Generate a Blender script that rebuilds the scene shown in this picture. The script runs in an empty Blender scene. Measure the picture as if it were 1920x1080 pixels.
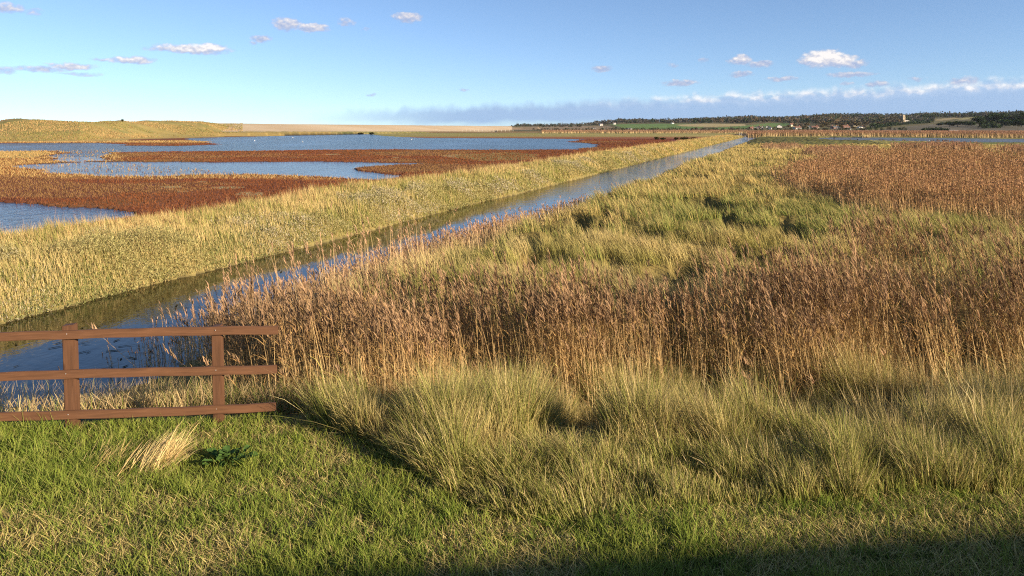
import bpy, math, random
import numpy as np
R = math.radians
rng = np.random.default_rng(7)
random.seed(7)
scene = bpy.context.scene
COL = scene.collection

# ------------------------------------------------------------------ camera
F = 1387.0                      # focal length in pixels of a 1920 wide frame
HOR = 240.0                     # horizon row
PITCH = math.radians(3.0)      # the photo is the lower part of a taller, nearly level frame
PY0 = HOR + F * math.tan(PITCH) # row of the optical axis
EYE = np.array([0.0, 0.0, 4.7])
cam = bpy.data.cameras.new('camera')
cam.sensor_width = 36.0
cam.lens = 36.0 * F / 1920.0
cam.shift_y = -(540 - PY0) / 1920.0
cam.clip_start = 0.05
cam.clip_end = 40000
cam_o = bpy.data.objects.new('camera', cam)
COL.objects.link(cam_o)
cam_o.location = EYE
cam_o.rotation_euler = (math.pi / 2 - PITCH, 0, 0)
scene.camera = cam_o

# ------------------------------------------------------------------ light
SUN_EL, SUN_AZ = 17.0, 124.0    # azimuth clockwise from +Y (the viewing direction)
sun_dir = np.array([math.sin(R(SUN_AZ)) * math.cos(R(SUN_EL)), math.cos(R(SUN_AZ)) * math.cos(R(SUN_EL)), math.sin(R(SUN_EL))])
sl = bpy.data.lights.new('sun', 'SUN')
sl.energy = 5.0
sl.angle = R(0.55)
sl.color = (1.0, 0.85, 0.64)
so = bpy.data.objects.new('sun', sl)
COL.objects.link(so)
from mathutils import Vector
so.rotation_euler = Vector(sun_dir).to_track_quat('Z', 'Y').to_euler()
so.location = (30, -30, 40)

scene.view_settings.view_transform = 'Standard'
scene.view_settings.look = 'None'
scene.view_settings.gamma = 1
scene.view_settings.exposure = 1.2
scene.cycles.max_bounces = 6
scene.cycles.diffuse_bounces = 3
scene.cycles.glossy_bounces = 3
scene.cycles.transmission_bounces = 4
scene.cycles.transparent_max_bounces = 6
scene.cycles.use_denoising = False
scene.cycles.filter_width = 1.15
scene.cycles.caustics_reflective = False
scene.cycles.caustics_refractive = False

CB, SB = math.cos(PITCH), math.sin(PITCH)
def ray(px, py):
    u = (np.asarray(px, float) - 960) / F
    v = (PY0 - np.asarray(py, float)) / F
    return np.stack(np.broadcast_arrays(u, CB + v * SB, -SB + v * CB), -1)
def P(px, py, z=0.0):
    d = ray(px, py)
    t = (z - EYE[2]) / d[..., 2]
    return EYE + d * t[..., None]
def proj(x, y, z=0.0):
    dx, dy, dz = x, y, z - EYE[2]
    dep = dy * CB - dz * SB
    up = dy * SB + dz * CB
    dep = np.where(dep > 0.05, dep, 0.05)
    return 960 + F * dx / dep, PY0 - F * up / dep

# ---- sky with clouds (world)
class NT:
    """tiny helper to write node maths as expressions"""
    def __init__(s, tree): s.t = tree; s.n = tree.nodes; s.l = tree.links
    def put(s, sock, v):
        if hasattr(v, 'is_linked') or isinstance(v, bpy.types.NodeSocket): s.l.new(v, sock)
        else: sock.default_value = v
    def m(s, op, a, b=None, c=None, clamp=False):
        n = s.n.new('ShaderNodeMath'); n.operation = op; n.use_clamp = clamp
        s.put(n.inputs[0], a)
        if b is not None: s.put(n.inputs[1], b)
        if c is not None: s.put(n.inputs[2], c)
        return n.outputs[0]
    def v(s, op, a, b=None, c=None, out=0):
        n = s.n.new('ShaderNodeVectorMath'); n.operation = op
        s.put(n.inputs[0], a)
        if b is not None: s.put(n.inputs[1], b)
        if c is not None: s.put(n.inputs[2], c)
        return n.outputs[out]
    def sep(s, a):
        n = s.n.new('ShaderNodeSeparateXYZ'); s.put(n.inputs[0], a); return n.outputs
    def comb(s, x, y, z):
        n = s.n.new('ShaderNodeCombineXYZ'); s.put(n.inputs[0], x); s.put(n.inputs[1], y); s.put(n.inputs[2], z); return n.outputs[0]
    def noise(s, vec, scale, detail=3, rough=.5, dist=0.0, col=False):
        n = s.n.new('ShaderNodeTexNoise'); s.put(n.inputs['Vector'], vec)
        n.inputs['Scale'].default_value = scale; n.inputs['Detail'].default_value = detail
        n.inputs['Roughness'].default_value = rough; n.inputs['Distortion'].default_value = dist
        return n.outputs['Color' if col else 'Fac']
    def mix(s, f, a, b, mode='MIX'):
        n = s.n.new('ShaderNodeMix'); n.data_type = 'RGBA'; n.blend_type = mode
        s.put(n.inputs[0], f); s.put(n.inputs[6], a); s.put(n.inputs[7], b)
        return n.outputs[2]
    def ss(s, x, lo, hi):
        n = s.n.new('ShaderNodeMapRange'); n.interpolation_type = 'SMOOTHSTEP'; n.clamp = True
        s.put(n.inputs[0], x); s.put(n.inputs[1], lo); s.put(n.inputs[2], hi); n.inputs[3].default_value = 0; n.inputs[4].default_value = 1
        return n.outputs[0]
    def ramp(s, f, stops):
        n = s.n.new('ShaderNodeValToRGB'); s.put(n.inputs[0], f)
        e = n.color_ramp.elements
        while len(e) < len(stops): e.new(0.5)
        for k, (p, c) in enumerate(stops): e[k].position = p; e[k].color = (*c, 1)
        return n.outputs[0]

w = bpy.data.worlds.new('World')
scene.world = w
w.use_nodes = True
w.node_tree.nodes.clear()
T = NT(w.node_tree)
tc = T.n.new('ShaderNodeTexCoord').outputs['Generated']
sx, sy, sz = T.sep(tc)[:3]
# the real sky deepens quickly with height: read the sky model a little higher up than the ray
skyz = T.m('ADD', T.m('MULTIPLY', T.m('MAXIMUM', sz, 0.0), 1.5), 0.055)
sv = T.v('NORMALIZE', T.comb(sx, sy, skyz))
sky = T.n.new('ShaderNodeTexSky')
sky.sky_type = 'NISHITA'; sky.sun_disc = False
sky.sun_elevation = R(SUN_EL); sky.sun_rotation = R(SUN_AZ)
sky.air_density = 1.0; sky.dust_density = 0.5; sky.ozone_density = 2.5
T.l.new(sv, sky.inputs[0])
# direction in degrees
az = T.m('MULTIPLY', T.m('ARCTAN2', sx, sy), 57.29578)
el = T.m('MULTIPLY', T.m('ARCSINE', sz), 57.29578)
uv = T.comb(az, el, 0.0)
wob = T.v('MULTIPLY', T.v('SUBTRACT', T.noise(T.v('MULTIPLY', uv, (1, 1.5, 1)), 1.3, 4, .55, col=True), (0.5, 0.5, 0.5)), (1.0, .5, 0))
uvw = T.v('ADD', uv, wob)
def azel(px, py):
    d = ray(px, py); d = d / np.linalg.norm(d)
    return math.degrees(math.atan2(d[0], d[1])), math.degrees(math.asin(d[2]))
D2P = 1 / 24.2
CLOUDS = [  # px, py, half width, half height, whiteness, strength
    (15, 15, 28, 9, .5, .8), (62, 22, 16, 7, .3, .45), (360, 92, 72, 9, .95, 1), (390, 92, 36, 11, 1, 1),
    (310, 92, 40, 6, .7, .7), (245, 113, 40, 7, .8, .95), (190, 111, 22, 4, .6, .6), (135, 125, 40, 7, .7, .9), (75, 130, 42, 6, .45, .7),
    (150, 139, 42, 4, .3, .5), (8, 132, 22, 7, .4, .6), (540, 46, 30, 13, .45, .95), (588, 52, 34, 10, .6, 1), (648, 41, 18, 9, .4, .6), (686, 55, 12, 4, .3, .4),
    (490, 72, 18, 7, .4, .75), (476, 80, 12, 4, .4, .6), (764, 33, 30, 10, .5, .95), (1128, 128, 22, 7, .1, .8), (1262, 123, 12, 5, .15, .5), (1320, 113, 12, 4, .15, .6),
    (1390, 113, 24, 10, .6, .95), (1425, 120, 26, 8, .25, .9), (1392, 139, 22, 6, .2, .8), (1275, 156, 36, 7, .25, .9),
    (1466, 148, 30, 5, .2, .85), (1545, 110, 42, 17, 1, 1.15), (1572, 113, 34, 13, .95, 1.1), (1603, 119, 24, 9, .35, .9), (1515, 115, 22, 8, .2, .8),
    (1595, 140, 42, 5, .25, .9), (1645, 158, 22, 6, .2, .8), (1718, 148, 14, 4, .1, .6), (1588, 157, 14, 4, .2, .6), (1805, 152, 24, 8, .3, .8), (697, 178, 12, 4, .05, .5), (870, 168, 10, 3, .05, .5)]
Fld = None; Wht = None; Rel = None
for (cx, cy, hw, hh, wh, st) in CLOUDS:
    a0, e0 = azel(cx, cy)
    q = T.v('MULTIPLY_ADD', uvw, (1 / (hw * D2P), 1 / (hh * D2P), 0), (-a0 / (hw * D2P), -e0 / (hh * D2P), 0))
    d = T.m('MULTIPLY', T.m('SUBTRACT', 1.25, T.v('DOT_PRODUCT', q, q, out=1)), st)
    dp = T.m('MAXIMUM', d, 0.0)
    wv = T.m('MULTIPLY', dp, wh)
    Fld = dp if Fld is None else T.m('MAXIMUM', Fld, dp)
    Wht = wv if Wht is None else T.m('MAXIMUM', Wht, wv)
    rl = T.m('MULTIPLY', dp, T.sep(q)[1])
    Rel = rl if Rel is None else T.m('ADD', Rel, rl)
fine = T.noise(T.v('MULTIPLY', uv, (1, 1.5, 1)), 2.4, 4, .52)
lit = T.noise(T.v('MULTIPLY', T.v('ADD', uv, (-.08, -.18, 0)), (1, 1.5, 1)), 2.4, 4, .52)
puff = T.m('ADD', Fld, T.m('MULTIPLY', T.m('SUBTRACT', fine, .5), 1.3))
alpha1 = T.m('MULTIPLY', T.ss(puff, .05, 1.05), T.ss(Fld, .0, .40))
shade1 = T.m('ADD', T.m('MULTIPLY', T.m('SUBTRACT', fine, lit), 1.6), T.m('ADD', T.m('MULTIPLY', Rel, .42), T.m('MULTIPLY', Wht, .62)))
ccol1 = T.ramp(T.m('ADD', shade1, .08, clamp=True), [(0, (.36, .43, .62)), (.35, (.48, .52, .66)), (.7, (.68, .66, .70)), (1, (.90, .85, .82))])
# cloud bank low over the hills on the right
a1, e1 = azel(640, 206); a2, e2 = azel(1300, 178); a3, e3 = azel(1925, 146)
topl = T.m('ADD', T.m('MULTIPLY', T.m('MINIMUM', az, a2), (e2 - e1) / (a2 - a1)), T.m('MULTIPLY', T.m('MAXIMUM', az, a2), (e3 - e2) / (a3 - a2)))
topc = e2 - a2 * (e2 - e1) / (a2 - a1) - a2 * (e3 - e2) / (a3 - a2)
bump = T.noise(T.v('MULTIPLY', uv, (1, .5, 1)), 0.75, 5, .55)
top = T.m('ADD', T.m('ADD', topl, topc), T.m('MULTIPLY', T.m('SUBTRACT', bump, .52), 1.3))
wv2 = T.sep(wob)
dtop = T.m('SUBTRACT', T.m('ADD', top, T.m('MULTIPLY', wv2[1], .5)), el)          # >0 inside
leftfade = T.ss(az, azel(480, 200)[0], azel(900, 200)[0])
botnoise = T.noise(T.v('MULTIPLY', uv, (1, 2.2, 1)), .35, 4, .5)
bottom = T.ss(T.m('ADD', el, T.m('MULTIPLY', T.m('SUBTRACT', botnoise, .5), 1.0)), .15, .75)
alpha2 = T.m('MULTIPLY', T.m('MULTIPLY', T.ss(dtop, -.25, .60), leftfade), T.m('ADD', T.m('MULTIPLY', bottom, .55), .40))
lit2a = T.noise(T.v('MULTIPLY', uv, (1, 1.3, 1)), .95, 4, .5)
lit2b = T.noise(T.v('MULTIPLY', T.v('ADD', uv, (-.15, -.30, 0)), (1, 1.3, 1)), .95, 4, .5)
headr = T.m('SUBTRACT', 1.0, T.ss(dtop, .0, 1.1))
right = T.ss(az, azel(1000, 200)[0], azel(1350, 200)[0])
sh2 = T.m('MULTIPLY', T.m('ADD', T.m('MULTIPLY', headr, .42), T.m('MULTIPLY', T.m('MULTIPLY', T.m('SUBTRACT', lit2a, lit2b), 3.2), headr)), T.m('MULTIPLY_ADD', right, .85, .15))
sh2 = T.m('ADD', sh2, T.m('MULTIPLY', T.m('MULTIPLY', headr, right), .34))
ccol2 = T.ramp(T.m('ADD', sh2, .02, clamp=True), [(0, (.31, .455, .69)), (.40, (.39, .52, .73)), (.70, (.60, .65, .76)), (1, (.95, .90, .88))])
skyc = T.mix(1.0, sky.outputs[0], (.96, .985, 1.08, 1), 'MULTIPLY')
CK = 6.0                        # cloud radiance in the units of the sky model
c2 = T.mix(alpha2, skyc, T.v('SCALE', ccol2, None) if False else T.mix(1.0, ccol2, (CK, CK, CK, 1), 'MULTIPLY'))
c1 = T.mix(T.m('MULTIPLY', alpha1, .93), c2, T.mix(1.0, ccol1, (CK, CK, CK, 1), 'MULTIPLY'))
bg = T.n.new('ShaderNodeBackground'); bg.inputs['Strength'].default_value = 0.086
T.l.new(c1, bg.inputs[0])
wo = T.n.new('ShaderNodeOutputWorld'); T.l.new(bg.outputs[0], wo.inputs[0])

# ------------------------------------------------------------------ numpy noise
def _h(ix, iy, seed):
    n = (ix.astype(np.int64) * 374761393 + iy.astype(np.int64) * 668265263 + seed * 144269504) & 0x7fffffff
    n = ((n ^ (n >> 13)) * 1274126177) & 0x7fffffff
    return ((n ^ (n >> 16)) & 0xffff) / 65535.0
def vnoise(x, y, seed=0):
    x = np.asarray(x, float); y = np.asarray(y, float)
    ix = np.floor(x); iy = np.floor(y); fx = x - ix; fy = y - iy
    fx = fx * fx * (3 - 2 * fx); fy = fy * fy * (3 - 2 * fy)
    a = _h(ix, iy, seed); b = _h(ix + 1, iy, seed); c = _h(ix, iy + 1, seed); d = _h(ix + 1, iy + 1, seed)
    return a + (b - a) * fx + (c - a) * fy + (a - b - c + d) * fx * fy
def fbm(x, y, seed=0, oct=4):
    s = 0; a = .5; t = 0
    for k in range(oct):
        s = s + a * vnoise(x * 2 ** k, y * 2 ** k, seed + k * 17); t += a; a *= .5
    return s / t
def sst(x, a, b):
    t = np.clip((x - a) / (b - a), 0, 1); return t * t * (3 - 2 * t)
def inpoly(px, py, poly):
    px = np.asarray(px); py = np.asarray(py); r = np.zeros(np.broadcast(px, py).shape, bool)
    n = len(poly)
    for i in range(n):
        x1, y1 = poly[i]; x2, y2 = poly[(i + 1) % n]
        if y1 == y2: continue
        c = ((y1 > py) != (y2 > py)) & (px < (x2 - x1) * (py - y1) / (y2 - y1) + x1)
        r ^= c
    return r
def lerp(a, b, t): return a + (b - a) * t
def mixc(cols, wts):
    """cols list of rgb, wts (n,k)"""
    wts = wts / wts.sum(1, keepdims=True)
    return wts @ np.array(cols)

# ------------------------------------------------------------------ the lie of the land
C0 = P(0, 607)[:2]                      # far edge of the channel
C1 = P(1300, 281)[:2]
CE = (C1 - C0) / np.linalg.norm(C1 - C0)
CN = np.array([CE[1], -CE[0]])          # towards the right bank
CW = 6.6
CEND = 395.0
def chan(x, y):
    rx, ry = x - C0[0], y - C0[1]
    s = rx * CE[0] + ry * CE[1]
    u = -(rx * CN[0] + ry * CN[1])      # >0 : beyond the far edge
    u = u + (fbm(s * .28, s * 0 + 3.3, 5, 3) - .5) * 1.1 * sst(s, -5, 5)
    q = -(u + CW) + (fbm(s * .3, s * 0 + 9.1, 8, 3) - .5) * 1.2   # >0 : right bank
    return s, u, q
POOLS = {
 'far': [(-90,268.5),(0,269),(100,268),(180,268),(232,270),(240,273),(330,274),(400,271.5),(395,267),(355,263.5),(350,259.5),(400,257.8),(530,255),(535,253),(480,251),(560,249.5),(660,250.5),(700,252.5),(730,256),(800,258.8),(960,259.2),(1060,260.5),(1100,262),(1060,266),(1095,268),(1130,272),(1110,277),(1080,280.5),(900,281.5),(700,280.5),(480,283),(330,284.5),(210,286),(150,288),(80,283.5),(0,285),(-90,285)],
 'mid': [(25,311),(60,308),(110,305),(210,303.4),(480,303.5),(600,303.5),(700,305),(795,307),(740,310),(690,313),(674,317),(700,323),(748,328),(735,335),(690,339),(640,335),(560,329),(480,325.5),(400,327),(300,331),(200,331),(120,326),(60,318)],
 'wet': [(100,290),(150,286),(212,287),(190,296),(206,302),(120,304),(92,297)],
 'left': [(-160,381),(0,382),(60,383.5),(100,386),(160,388),(215,390),(262,396),(270,406),(200,418),(100,434),(0,460),(-160,480)],
 'scrape': [(1512,260),(1560,257.6),(1700,258.2),(1920,260.5),(2200,262),(2200,270),(1920,267.5),(1800,267),(1650,265.5),(1560,264)],
 'puddle': [(1806,285.5),(1850,284.5),(1930,285.3),(2100,287),(2100,291),(1930,289),(1850,287)],
}
SKY = [(-600,238),(900,238),(952,236.5),(975,234.5),(1050,234.5),(1085,232.5),(1125,231.5),(1160,228),(1250,228),(1340,225),(1405,222.5),(1465,224.5),(1520,221),(1545,218.5),(1600,218.5),(1700,219),(1740,217),(1800,217.5),(1870,215),(1960,214),(2400,214)]
SKX, SKYY = np.array(SKY).T
DUNE = [(-500,228),(-60,227),(0,225.5),(18,222),(40,220.5),(70,222.5),(100,224.8),(130,226.5),(180,228),(205,226.5),(224,224.2),(245,226),(262,224.8),(320,224.6),(380,227),(410,230.5),(430,234.5),(446,240),(462,248),(600,252),(3000,252)]
DX, DY = np.array(DUNE).T
FX = np.array([-600, 150, 240, 300, 380, 450, 560.]); FY = np.array([267, 266.5, 262, 259.5, 257.5, 255, 252.])
FD = P(np.full(7, 960.0), FY)[:, 1]
LAWN = [(-700,1900),(-700,806),(137,800),(411,789),(528,786),(600,806),(690,838),(780,888),(850,950),(960,980),(1060,985),(1250,962),(1500,942),(1920,915),(2900,880),(2900,1900)]
def hummock(x, y): return sst(.62 * fbm(x * .55, y * .55, 261, 3) + .38 * fbm(x * 1.5, y * 1.5, 262, 2), .42, .54)
def tufts(x, y, c, seed):
    """nearest tuft of a jittered lattice: offset from its middle (in cells) and three random numbers of the tuft"""
    gx_, gy_ = np.floor(x / c), np.floor(y / c); best = np.full(x.shape, 9.0); ox = np.zeros(x.shape); oy = np.zeros(x.shape); ci = np.zeros(x.shape); cj = np.zeros(x.shape)
    for i in (-1, 0, 1):
        for j in (-1, 0, 1):
            a, b = gx_ + i, gy_ + j
            dx_ = x / c - (a + .1 + .8 * _h(a, b, seed)); dy_ = y / c - (b + .1 + .8 * _h(a, b, seed + 1)); d_ = np.hypot(dx_, dy_) * (.75 + .5 * _h(a, b, seed + 5))
            k_ = d_ < best
            best = np.where(k_, d_, best); ox = np.where(k_, dx_, ox); oy = np.where(k_, dy_, oy); ci = np.where(k_, a, ci); cj = np.where(k_, b, cj)
    return best, ox, oy, _h(ci, cj, seed + 2), _h(ci, cj, seed + 3), _h(ci, cj, seed + 4)
def dune_z(x, y, ppx, dep):
    yc = np.interp(ppx, DX, DY) + (fbm(x * .06, y * .06, 71, 5) - .5) * 4.0 + 1.6
    d0 = np.interp(ppx, FX, FD); g = sst(y, d0, d0 * 1.36)
    yl = lerp(np.interp(ppx, FX, FY), yc, g) + (fbm(x * .045, y * .03, 73, 4) - .5) * 6.0 * g * (1 - g) * 4
    zd = EYE[2] + (HOR - yl) * dep / F
    zd = np.where(y > d0 * 1.36, zd - (y - d0 * 1.36) * .035, zd)
    return np.where((ppx < 560) & (y > d0) & (y < d0 * 1.8), zd, -9)
def zterr(x, y):
    x = np.asarray(x, float); y = np.asarray(y, float)
    r = np.hypot(x, y)
    px, py = proj(x, y, 0.0)
    s, u, q = chan(x, y)
    inch = s < CEND
    # marsh level
    z = 0.075 + 0.04 * (fbm(x * .25, y * .25, 2, 3) - .5) + 0 * x
    # far bank
    cr = .95 + .35 * (fbm(s * .09, s * 0 + 1.0, 21, 3) - .5)
    bank = (cr + .15) * (.74 * sst(u, -.2, 1.4) + .26 * sst(u, 1.0, 4.0)) * (1 - .88 * sst(u, 4.6, 7.5))
    bank *= np.where(s > CEND - 60, np.clip((CEND - s) / 60, 0.3, 1), 1)
    z = np.where((u > -.5) & (u < 9) & inch, np.maximum(bank, z * sst(u, 5, 8)), z)
    # right bank and rough ground
    rb = (.42 + .5 * (fbm(x * .22, y * .22, 31, 3) - .5)) * sst(q, -.5, 3.6) * (1 - .75 * sst(q, 45, 90)) + .05
    rb *= 1 - .5 * sst(y, 120, 220)
    rb = rb + .70 * hummock(x, y) * sst(q, .6, 3) * sst(y, 11.5, 14) * (1 - .6 * sst(y, 70, 150)) * (1 - .8 * sst(q, 40, 70))
    z = np.where((q > -.5) & (s > -60), rb, z)
    # the channel bed
    z = np.where((u < .0) & (q < 0) & inch, -.05 - .7 * np.minimum(sst(-u, 0, 1.2), sst(-q, 0, 1.5)), z)
    # lawn mound under the fence
    yb = 7.75 - 1.25 * sst(x, -2.5, 1.0) + .25 * (fbm(x * .6, y * 0, 41, 2) - .5)
    wid = 2.9 + .9 * sst(x, -2.0, 2)
    mound = 1.5 + .07 * (fbm(x * .9, y * .9, 44, 3) - .5)
    k = 1 - sst(y, yb, yb + wid)
    z = np.where(y < yb + wid + .01, lerp(z, mound, k), z)
    # pools
    jx = (fbm(x * .12, y * .12, 61, 4) - .5); jy = (fbm(x * .12, y * .12, 67, 4) - .5)
    pxx, pyy = proj(x + jx * np.minimum(3 + r * .012, 8), y + jy * np.minimum(1.5 + r * .035, 12), 0.0)
    pool = np.zeros(x.shape, bool)
    for k2, po in POOLS.items(): pool |= inpoly(pxx, pyy, po)
    ok = pool & (y > 20) & ((u > 5.5) | (q > 20))
    z = np.where(ok, -.10, z)
    # far land: dunes, shingle ridge, hills
    ppx = 960 + F * x / np.maximum(y * CB + (EYE[2]) * SB, .05)
    dep = y * CB + EYE[2] * SB
    ppx = np.where(y > 1, 960 + F * x / np.maximum(dep, .05), 9999)
    z = np.maximum(z, dune_z(x, y, ppx, dep))
    # shingle ridge
    tr = np.clip((ppx - 300) / 680, 0, 1)
    rr = 640 + 900 * tr ** 3
    ytop = 231.5 + 5.2 * np.clip((ppx - 440) / 520, -.3, 1.2)
    g = sst(r, rr * .72, rr)
    zs = EYE[2] + (HOR - lerp(250 - 4 * tr, ytop, g)) * dep / F
    zs = np.where(r > rr, zs - (r - rr) * .02, zs)
    zs = zs + (fbm(x * .02, y * .004, 79, 3) - .5) * .9 * g
    z = np.where((ppx < 1010) & (r > rr * .72), np.maximum(z, np.maximum(zs, -.3)), z)
    # hills
    yk = np.interp(ppx, SKX, SKYY)
    g = np.clip((r - 850) / (2600 - 850), 0, 1); g = g ** .8
    yh = lerp(246.5, yk, g)
    zh = EYE[2] + (HOR - yh) * (y * CB + EYE[2] * SB) / F
    zh = np.where(r > 2600, zh - (r - 2600) * .006, zh)
    z = np.where((ppx > 930) & (r > 820), np.maximum(z, zh), z)
    return z

def hit(px, py, r0=400, r1=2650):
    """where the line of sight through a photo pixel meets the land"""
    d = ray(px, py); d = d / np.hypot(d[0], d[1])
    rs = np.linspace(r0, r1, 6000)
    pts = EYE + rs[:, None] * d
    below = np.nonzero(pts[:, 2] <= zterr(pts[:, 0], pts[:, 1]))[0]
    i = below[0] if len(below) else len(rs) - 1
    p = pts[i].copy(); p[2] = float(zterr(p[0:1], p[1:2])[0])
    return p

# ------------------------------------------------------------------ materials
def newmat(name):
    m = bpy.data.materials.new(name); m.use_nodes = True; m.node_tree.nodes.clear()
    return m, NT(m.node_tree)
def out(T, sh): 
    o = T.n.new('ShaderNodeOutputMaterial'); T.l.new(sh, o.inputs[0])
def principled(T, **kw):
    b = T.n.new('ShaderNodeBsdfPrincipled')
    for k, v in kw.items(): T.put(b.inputs[k.replace('_', ' ')], v)
    return b
def bumpn(T, h, strength, dist):
    b = T.n.new('ShaderNodeBump'); T.put(b.inputs['Height'], h); T.put(b.inputs['Strength'], strength); b.inputs['Distance'].default_value = dist
    return b.outputs[0]
def pos(T): return T.n.new('ShaderNodeNewGeometry').outputs['Position']

def grass_mat(name, trans=.20):
    m, T = newmat(name)
    a = T.n.new('ShaderNodeAttribute'); a.attribute_name = 'col'
    d = T.n.new('ShaderNodeBsdfDiffuse'); T.l.new(a.outputs['Color'], d.inputs[0])
    t = T.n.new('ShaderNodeBsdfTranslucent'); T.l.new(a.outputs['Color'], t.inputs[0])
    mx = T.n.new('ShaderNodeMixShader'); mx.inputs[0].default_value = trans
    T.l.new(d.outputs[0], mx.inputs[1]); T.l.new(t.outputs[0], mx.inputs[2])
    out(T, mx.outputs[0]); return m
M_BLADE = grass_mat('dry_grass_blade')
M_LEAF = grass_mat('leaf', .2)

def land_mat(name, scale, amount, bump=.0):
    """colour attribute broken up by fine noise"""
    m, T = newmat(name)
    a = T.n.new('ShaderNodeAttribute'); a.attribute_name = 'col'
    p = pos(T)
    n1 = T.noise(p, scale, 6, .65); n2 = T.noise(p, scale * .13, 4, .6)
    f = T.m('ADD', T.m('MULTIPLY', T.m('SUBTRACT', n1, .5), amount * 2), T.m('MULTIPLY', T.m('SUBTRACT', n2, .5), amount))
    k = T.m('MAXIMUM', T.m('ADD', f, 1.0), .15)
    c = T.mix(1.0, a.outputs['Color'], T.comb(k, k, k), 'MULTIPLY')
    b = principled(T, Base_Color=c, Roughness=.95)
    b.inputs['Specular IOR Level'].default_value = .1
    if bump: T.l.new(bumpn(T, n1, 1.0, bump), b.inputs['Normal'])
    out(T, b.outputs[0]); return m
M_LAND = land_mat('marsh_ground', 2.2, .45, .12)
M_FAR = land_mat('far_land', .18, .35, .4)
M_SHINGLE = land_mat('shingle', .35, .12, .2)

def water_mat(name, base, amp, sc, rough, near=0.0, spec=.5):
    m, T = newmat(name)
    p = pos(T)
    st = T.v('MULTIPLY', p, (1.0, .45, 1.0))
    n1 = T.noise(st, sc, 3, .6, .3); n2 = T.noise(p, sc * 3.1, 2, .6)
    h = T.m('ADD', n1, T.m('MULTIPLY', n2, .30))
    calm = T.ss(T.noise(T.v('MULTIPLY', p, (.03, .010, 1)), 1.0, 4, .6), .36, .58)
    far_ = T.ss(T.sep(p)[1], 34.0, 95.0) if near else 1.0
    stg = T.m('MULTIPLY', T.m('MULTIPLY_ADD', calm, .75, .25), T.m('MULTIPLY_ADD', far_, 1 - near, near)) if near else T.m('MULTIPLY_ADD', calm, .75, .25)
    bn = bumpn(T, h, stg, amp)
    b = principled(T, Base_Color=(*base, 1), Roughness=rough)
    b.inputs['IOR'].default_value = 1.333; b.inputs['Specular IOR Level'].default_value = spec
    T.l.new(bn, b.inputs['Normal'])
    out(T, b.outputs[0]); return m
M_POOL = water_mat('rippled_pool_water', (.008, .022, .055), 2.4, 1.1, .16, 0.0, .36)
M_POOL2 = water_mat('calm_pool_water', (.02, .035, .06), .22, 1.3, .12)
M_CHAN = water_mat('channel_water', (.014, .013, .006), .16, 2.2, .03, .05)
M_SCR = water_mat('scrape_water', (.11, .11, .10), .8, 1.3, .35, 0.0, .3)

def link(name, me, mat, parent=None):
    o = bpy.data.objects.new(name, me); COL.objects.link(o)
    if mat is not None: me.materials.append(mat)
    if parent is not None: o.parent = parent
    return o
def mesh_np(name, V, Fa, col=None, smooth=False):
    """V (n,3), Fa (m,k) one face size"""
    me = bpy.data.meshes.new(name)
    V = np.ascontiguousarray(V, np.float32); Fa = np.ascontiguousarray(Fa, np.int32)
    m, k = Fa.shape
    me.vertices.add(len(V)); me.vertices.foreach_set('co', V.ravel())
    me.loops.add(m * k); me.loops.foreach_set('vertex_index', Fa.ravel())
    me.polygons.add(m)
    me.polygons.foreach_set('loop_start', np.arange(0, m * k, k, dtype=np.int32))
    me.polygons.foreach_set('loop_total', np.full(m, k, np.int32))
    if smooth: me.polygons.foreach_set('use_smooth', np.ones(m, bool))
    me.update(calc_edges=True)
    if col is not None:
        a = me.attributes.new('col', 'FLOAT_COLOR', 'POINT')
        a.data.foreach_set('color', np.concatenate([np.clip(col, 0, 1), np.ones((len(V), 1))], 1).astype(np.float32).ravel())
    return me
def tag(o, label=None, cat=None, group=None, kind=None):
    if label: o['label'] = label
    if cat: o['category'] = cat
    if group: o['group'] = group
    if kind: o['kind'] = kind
    return o

# ------------------------------------------------------------------ ground sheets from one polar grid
NA, NR = 1250, 560
azs = np.radians(np.linspace(-52, 52, NA))
rs = np.concatenate([np.geomspace(1.2, 900, 460), np.linspace(906, 4200, NR - 460)])
AA, RR_ = np.meshgrid(azs, rs)
GX, GY = RR_ * np.sin(AA), RR_ * np.cos(AA)
gx, gy = GX.ravel(), GY.ravel()
gz = zterr(gx, gy)
gpx, gpy = proj(gx, gy, 0.0)
gs, gu, gq = chan(gx, gy)
vpx, vpy = proj(gx, gy, gz)
n0 = fbm(gx * .08, gy * .08, 101, 5); n1 = fbm(gx * .5, gy * .5, 103, 4); n2 = fbm(gx * .02, gy * .02, 107, 4)
def C(*c): return np.array(c, float)
col = np.tile(C(.10, .07, .035), (len(gx), 1))
reg = np.zeros(len(gx), int)           # 0 ground
def paint(mask, c): col[mask] = c[mask] if getattr(c, 'ndim', 1) == 2 else c
def lc(a, b, t): return a[None] + (b - a)[None] * np.clip(t, 0, 1)[:, None]
# left: red saltmarsh
salt = (gu > 6.5) & (gs < CEND + 40) & (gy > 12)
red = lc(C(.16, .050, .022), C(.21, .078, .030), (n1 - .25) * 1.8)
red = lerp(red, np.tile(C(.20, .11, .035), (len(gx), 1)), (sst(n0, .52, .68) * .6)[:, None])
paint(salt, red); reg[salt] = 1
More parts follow.
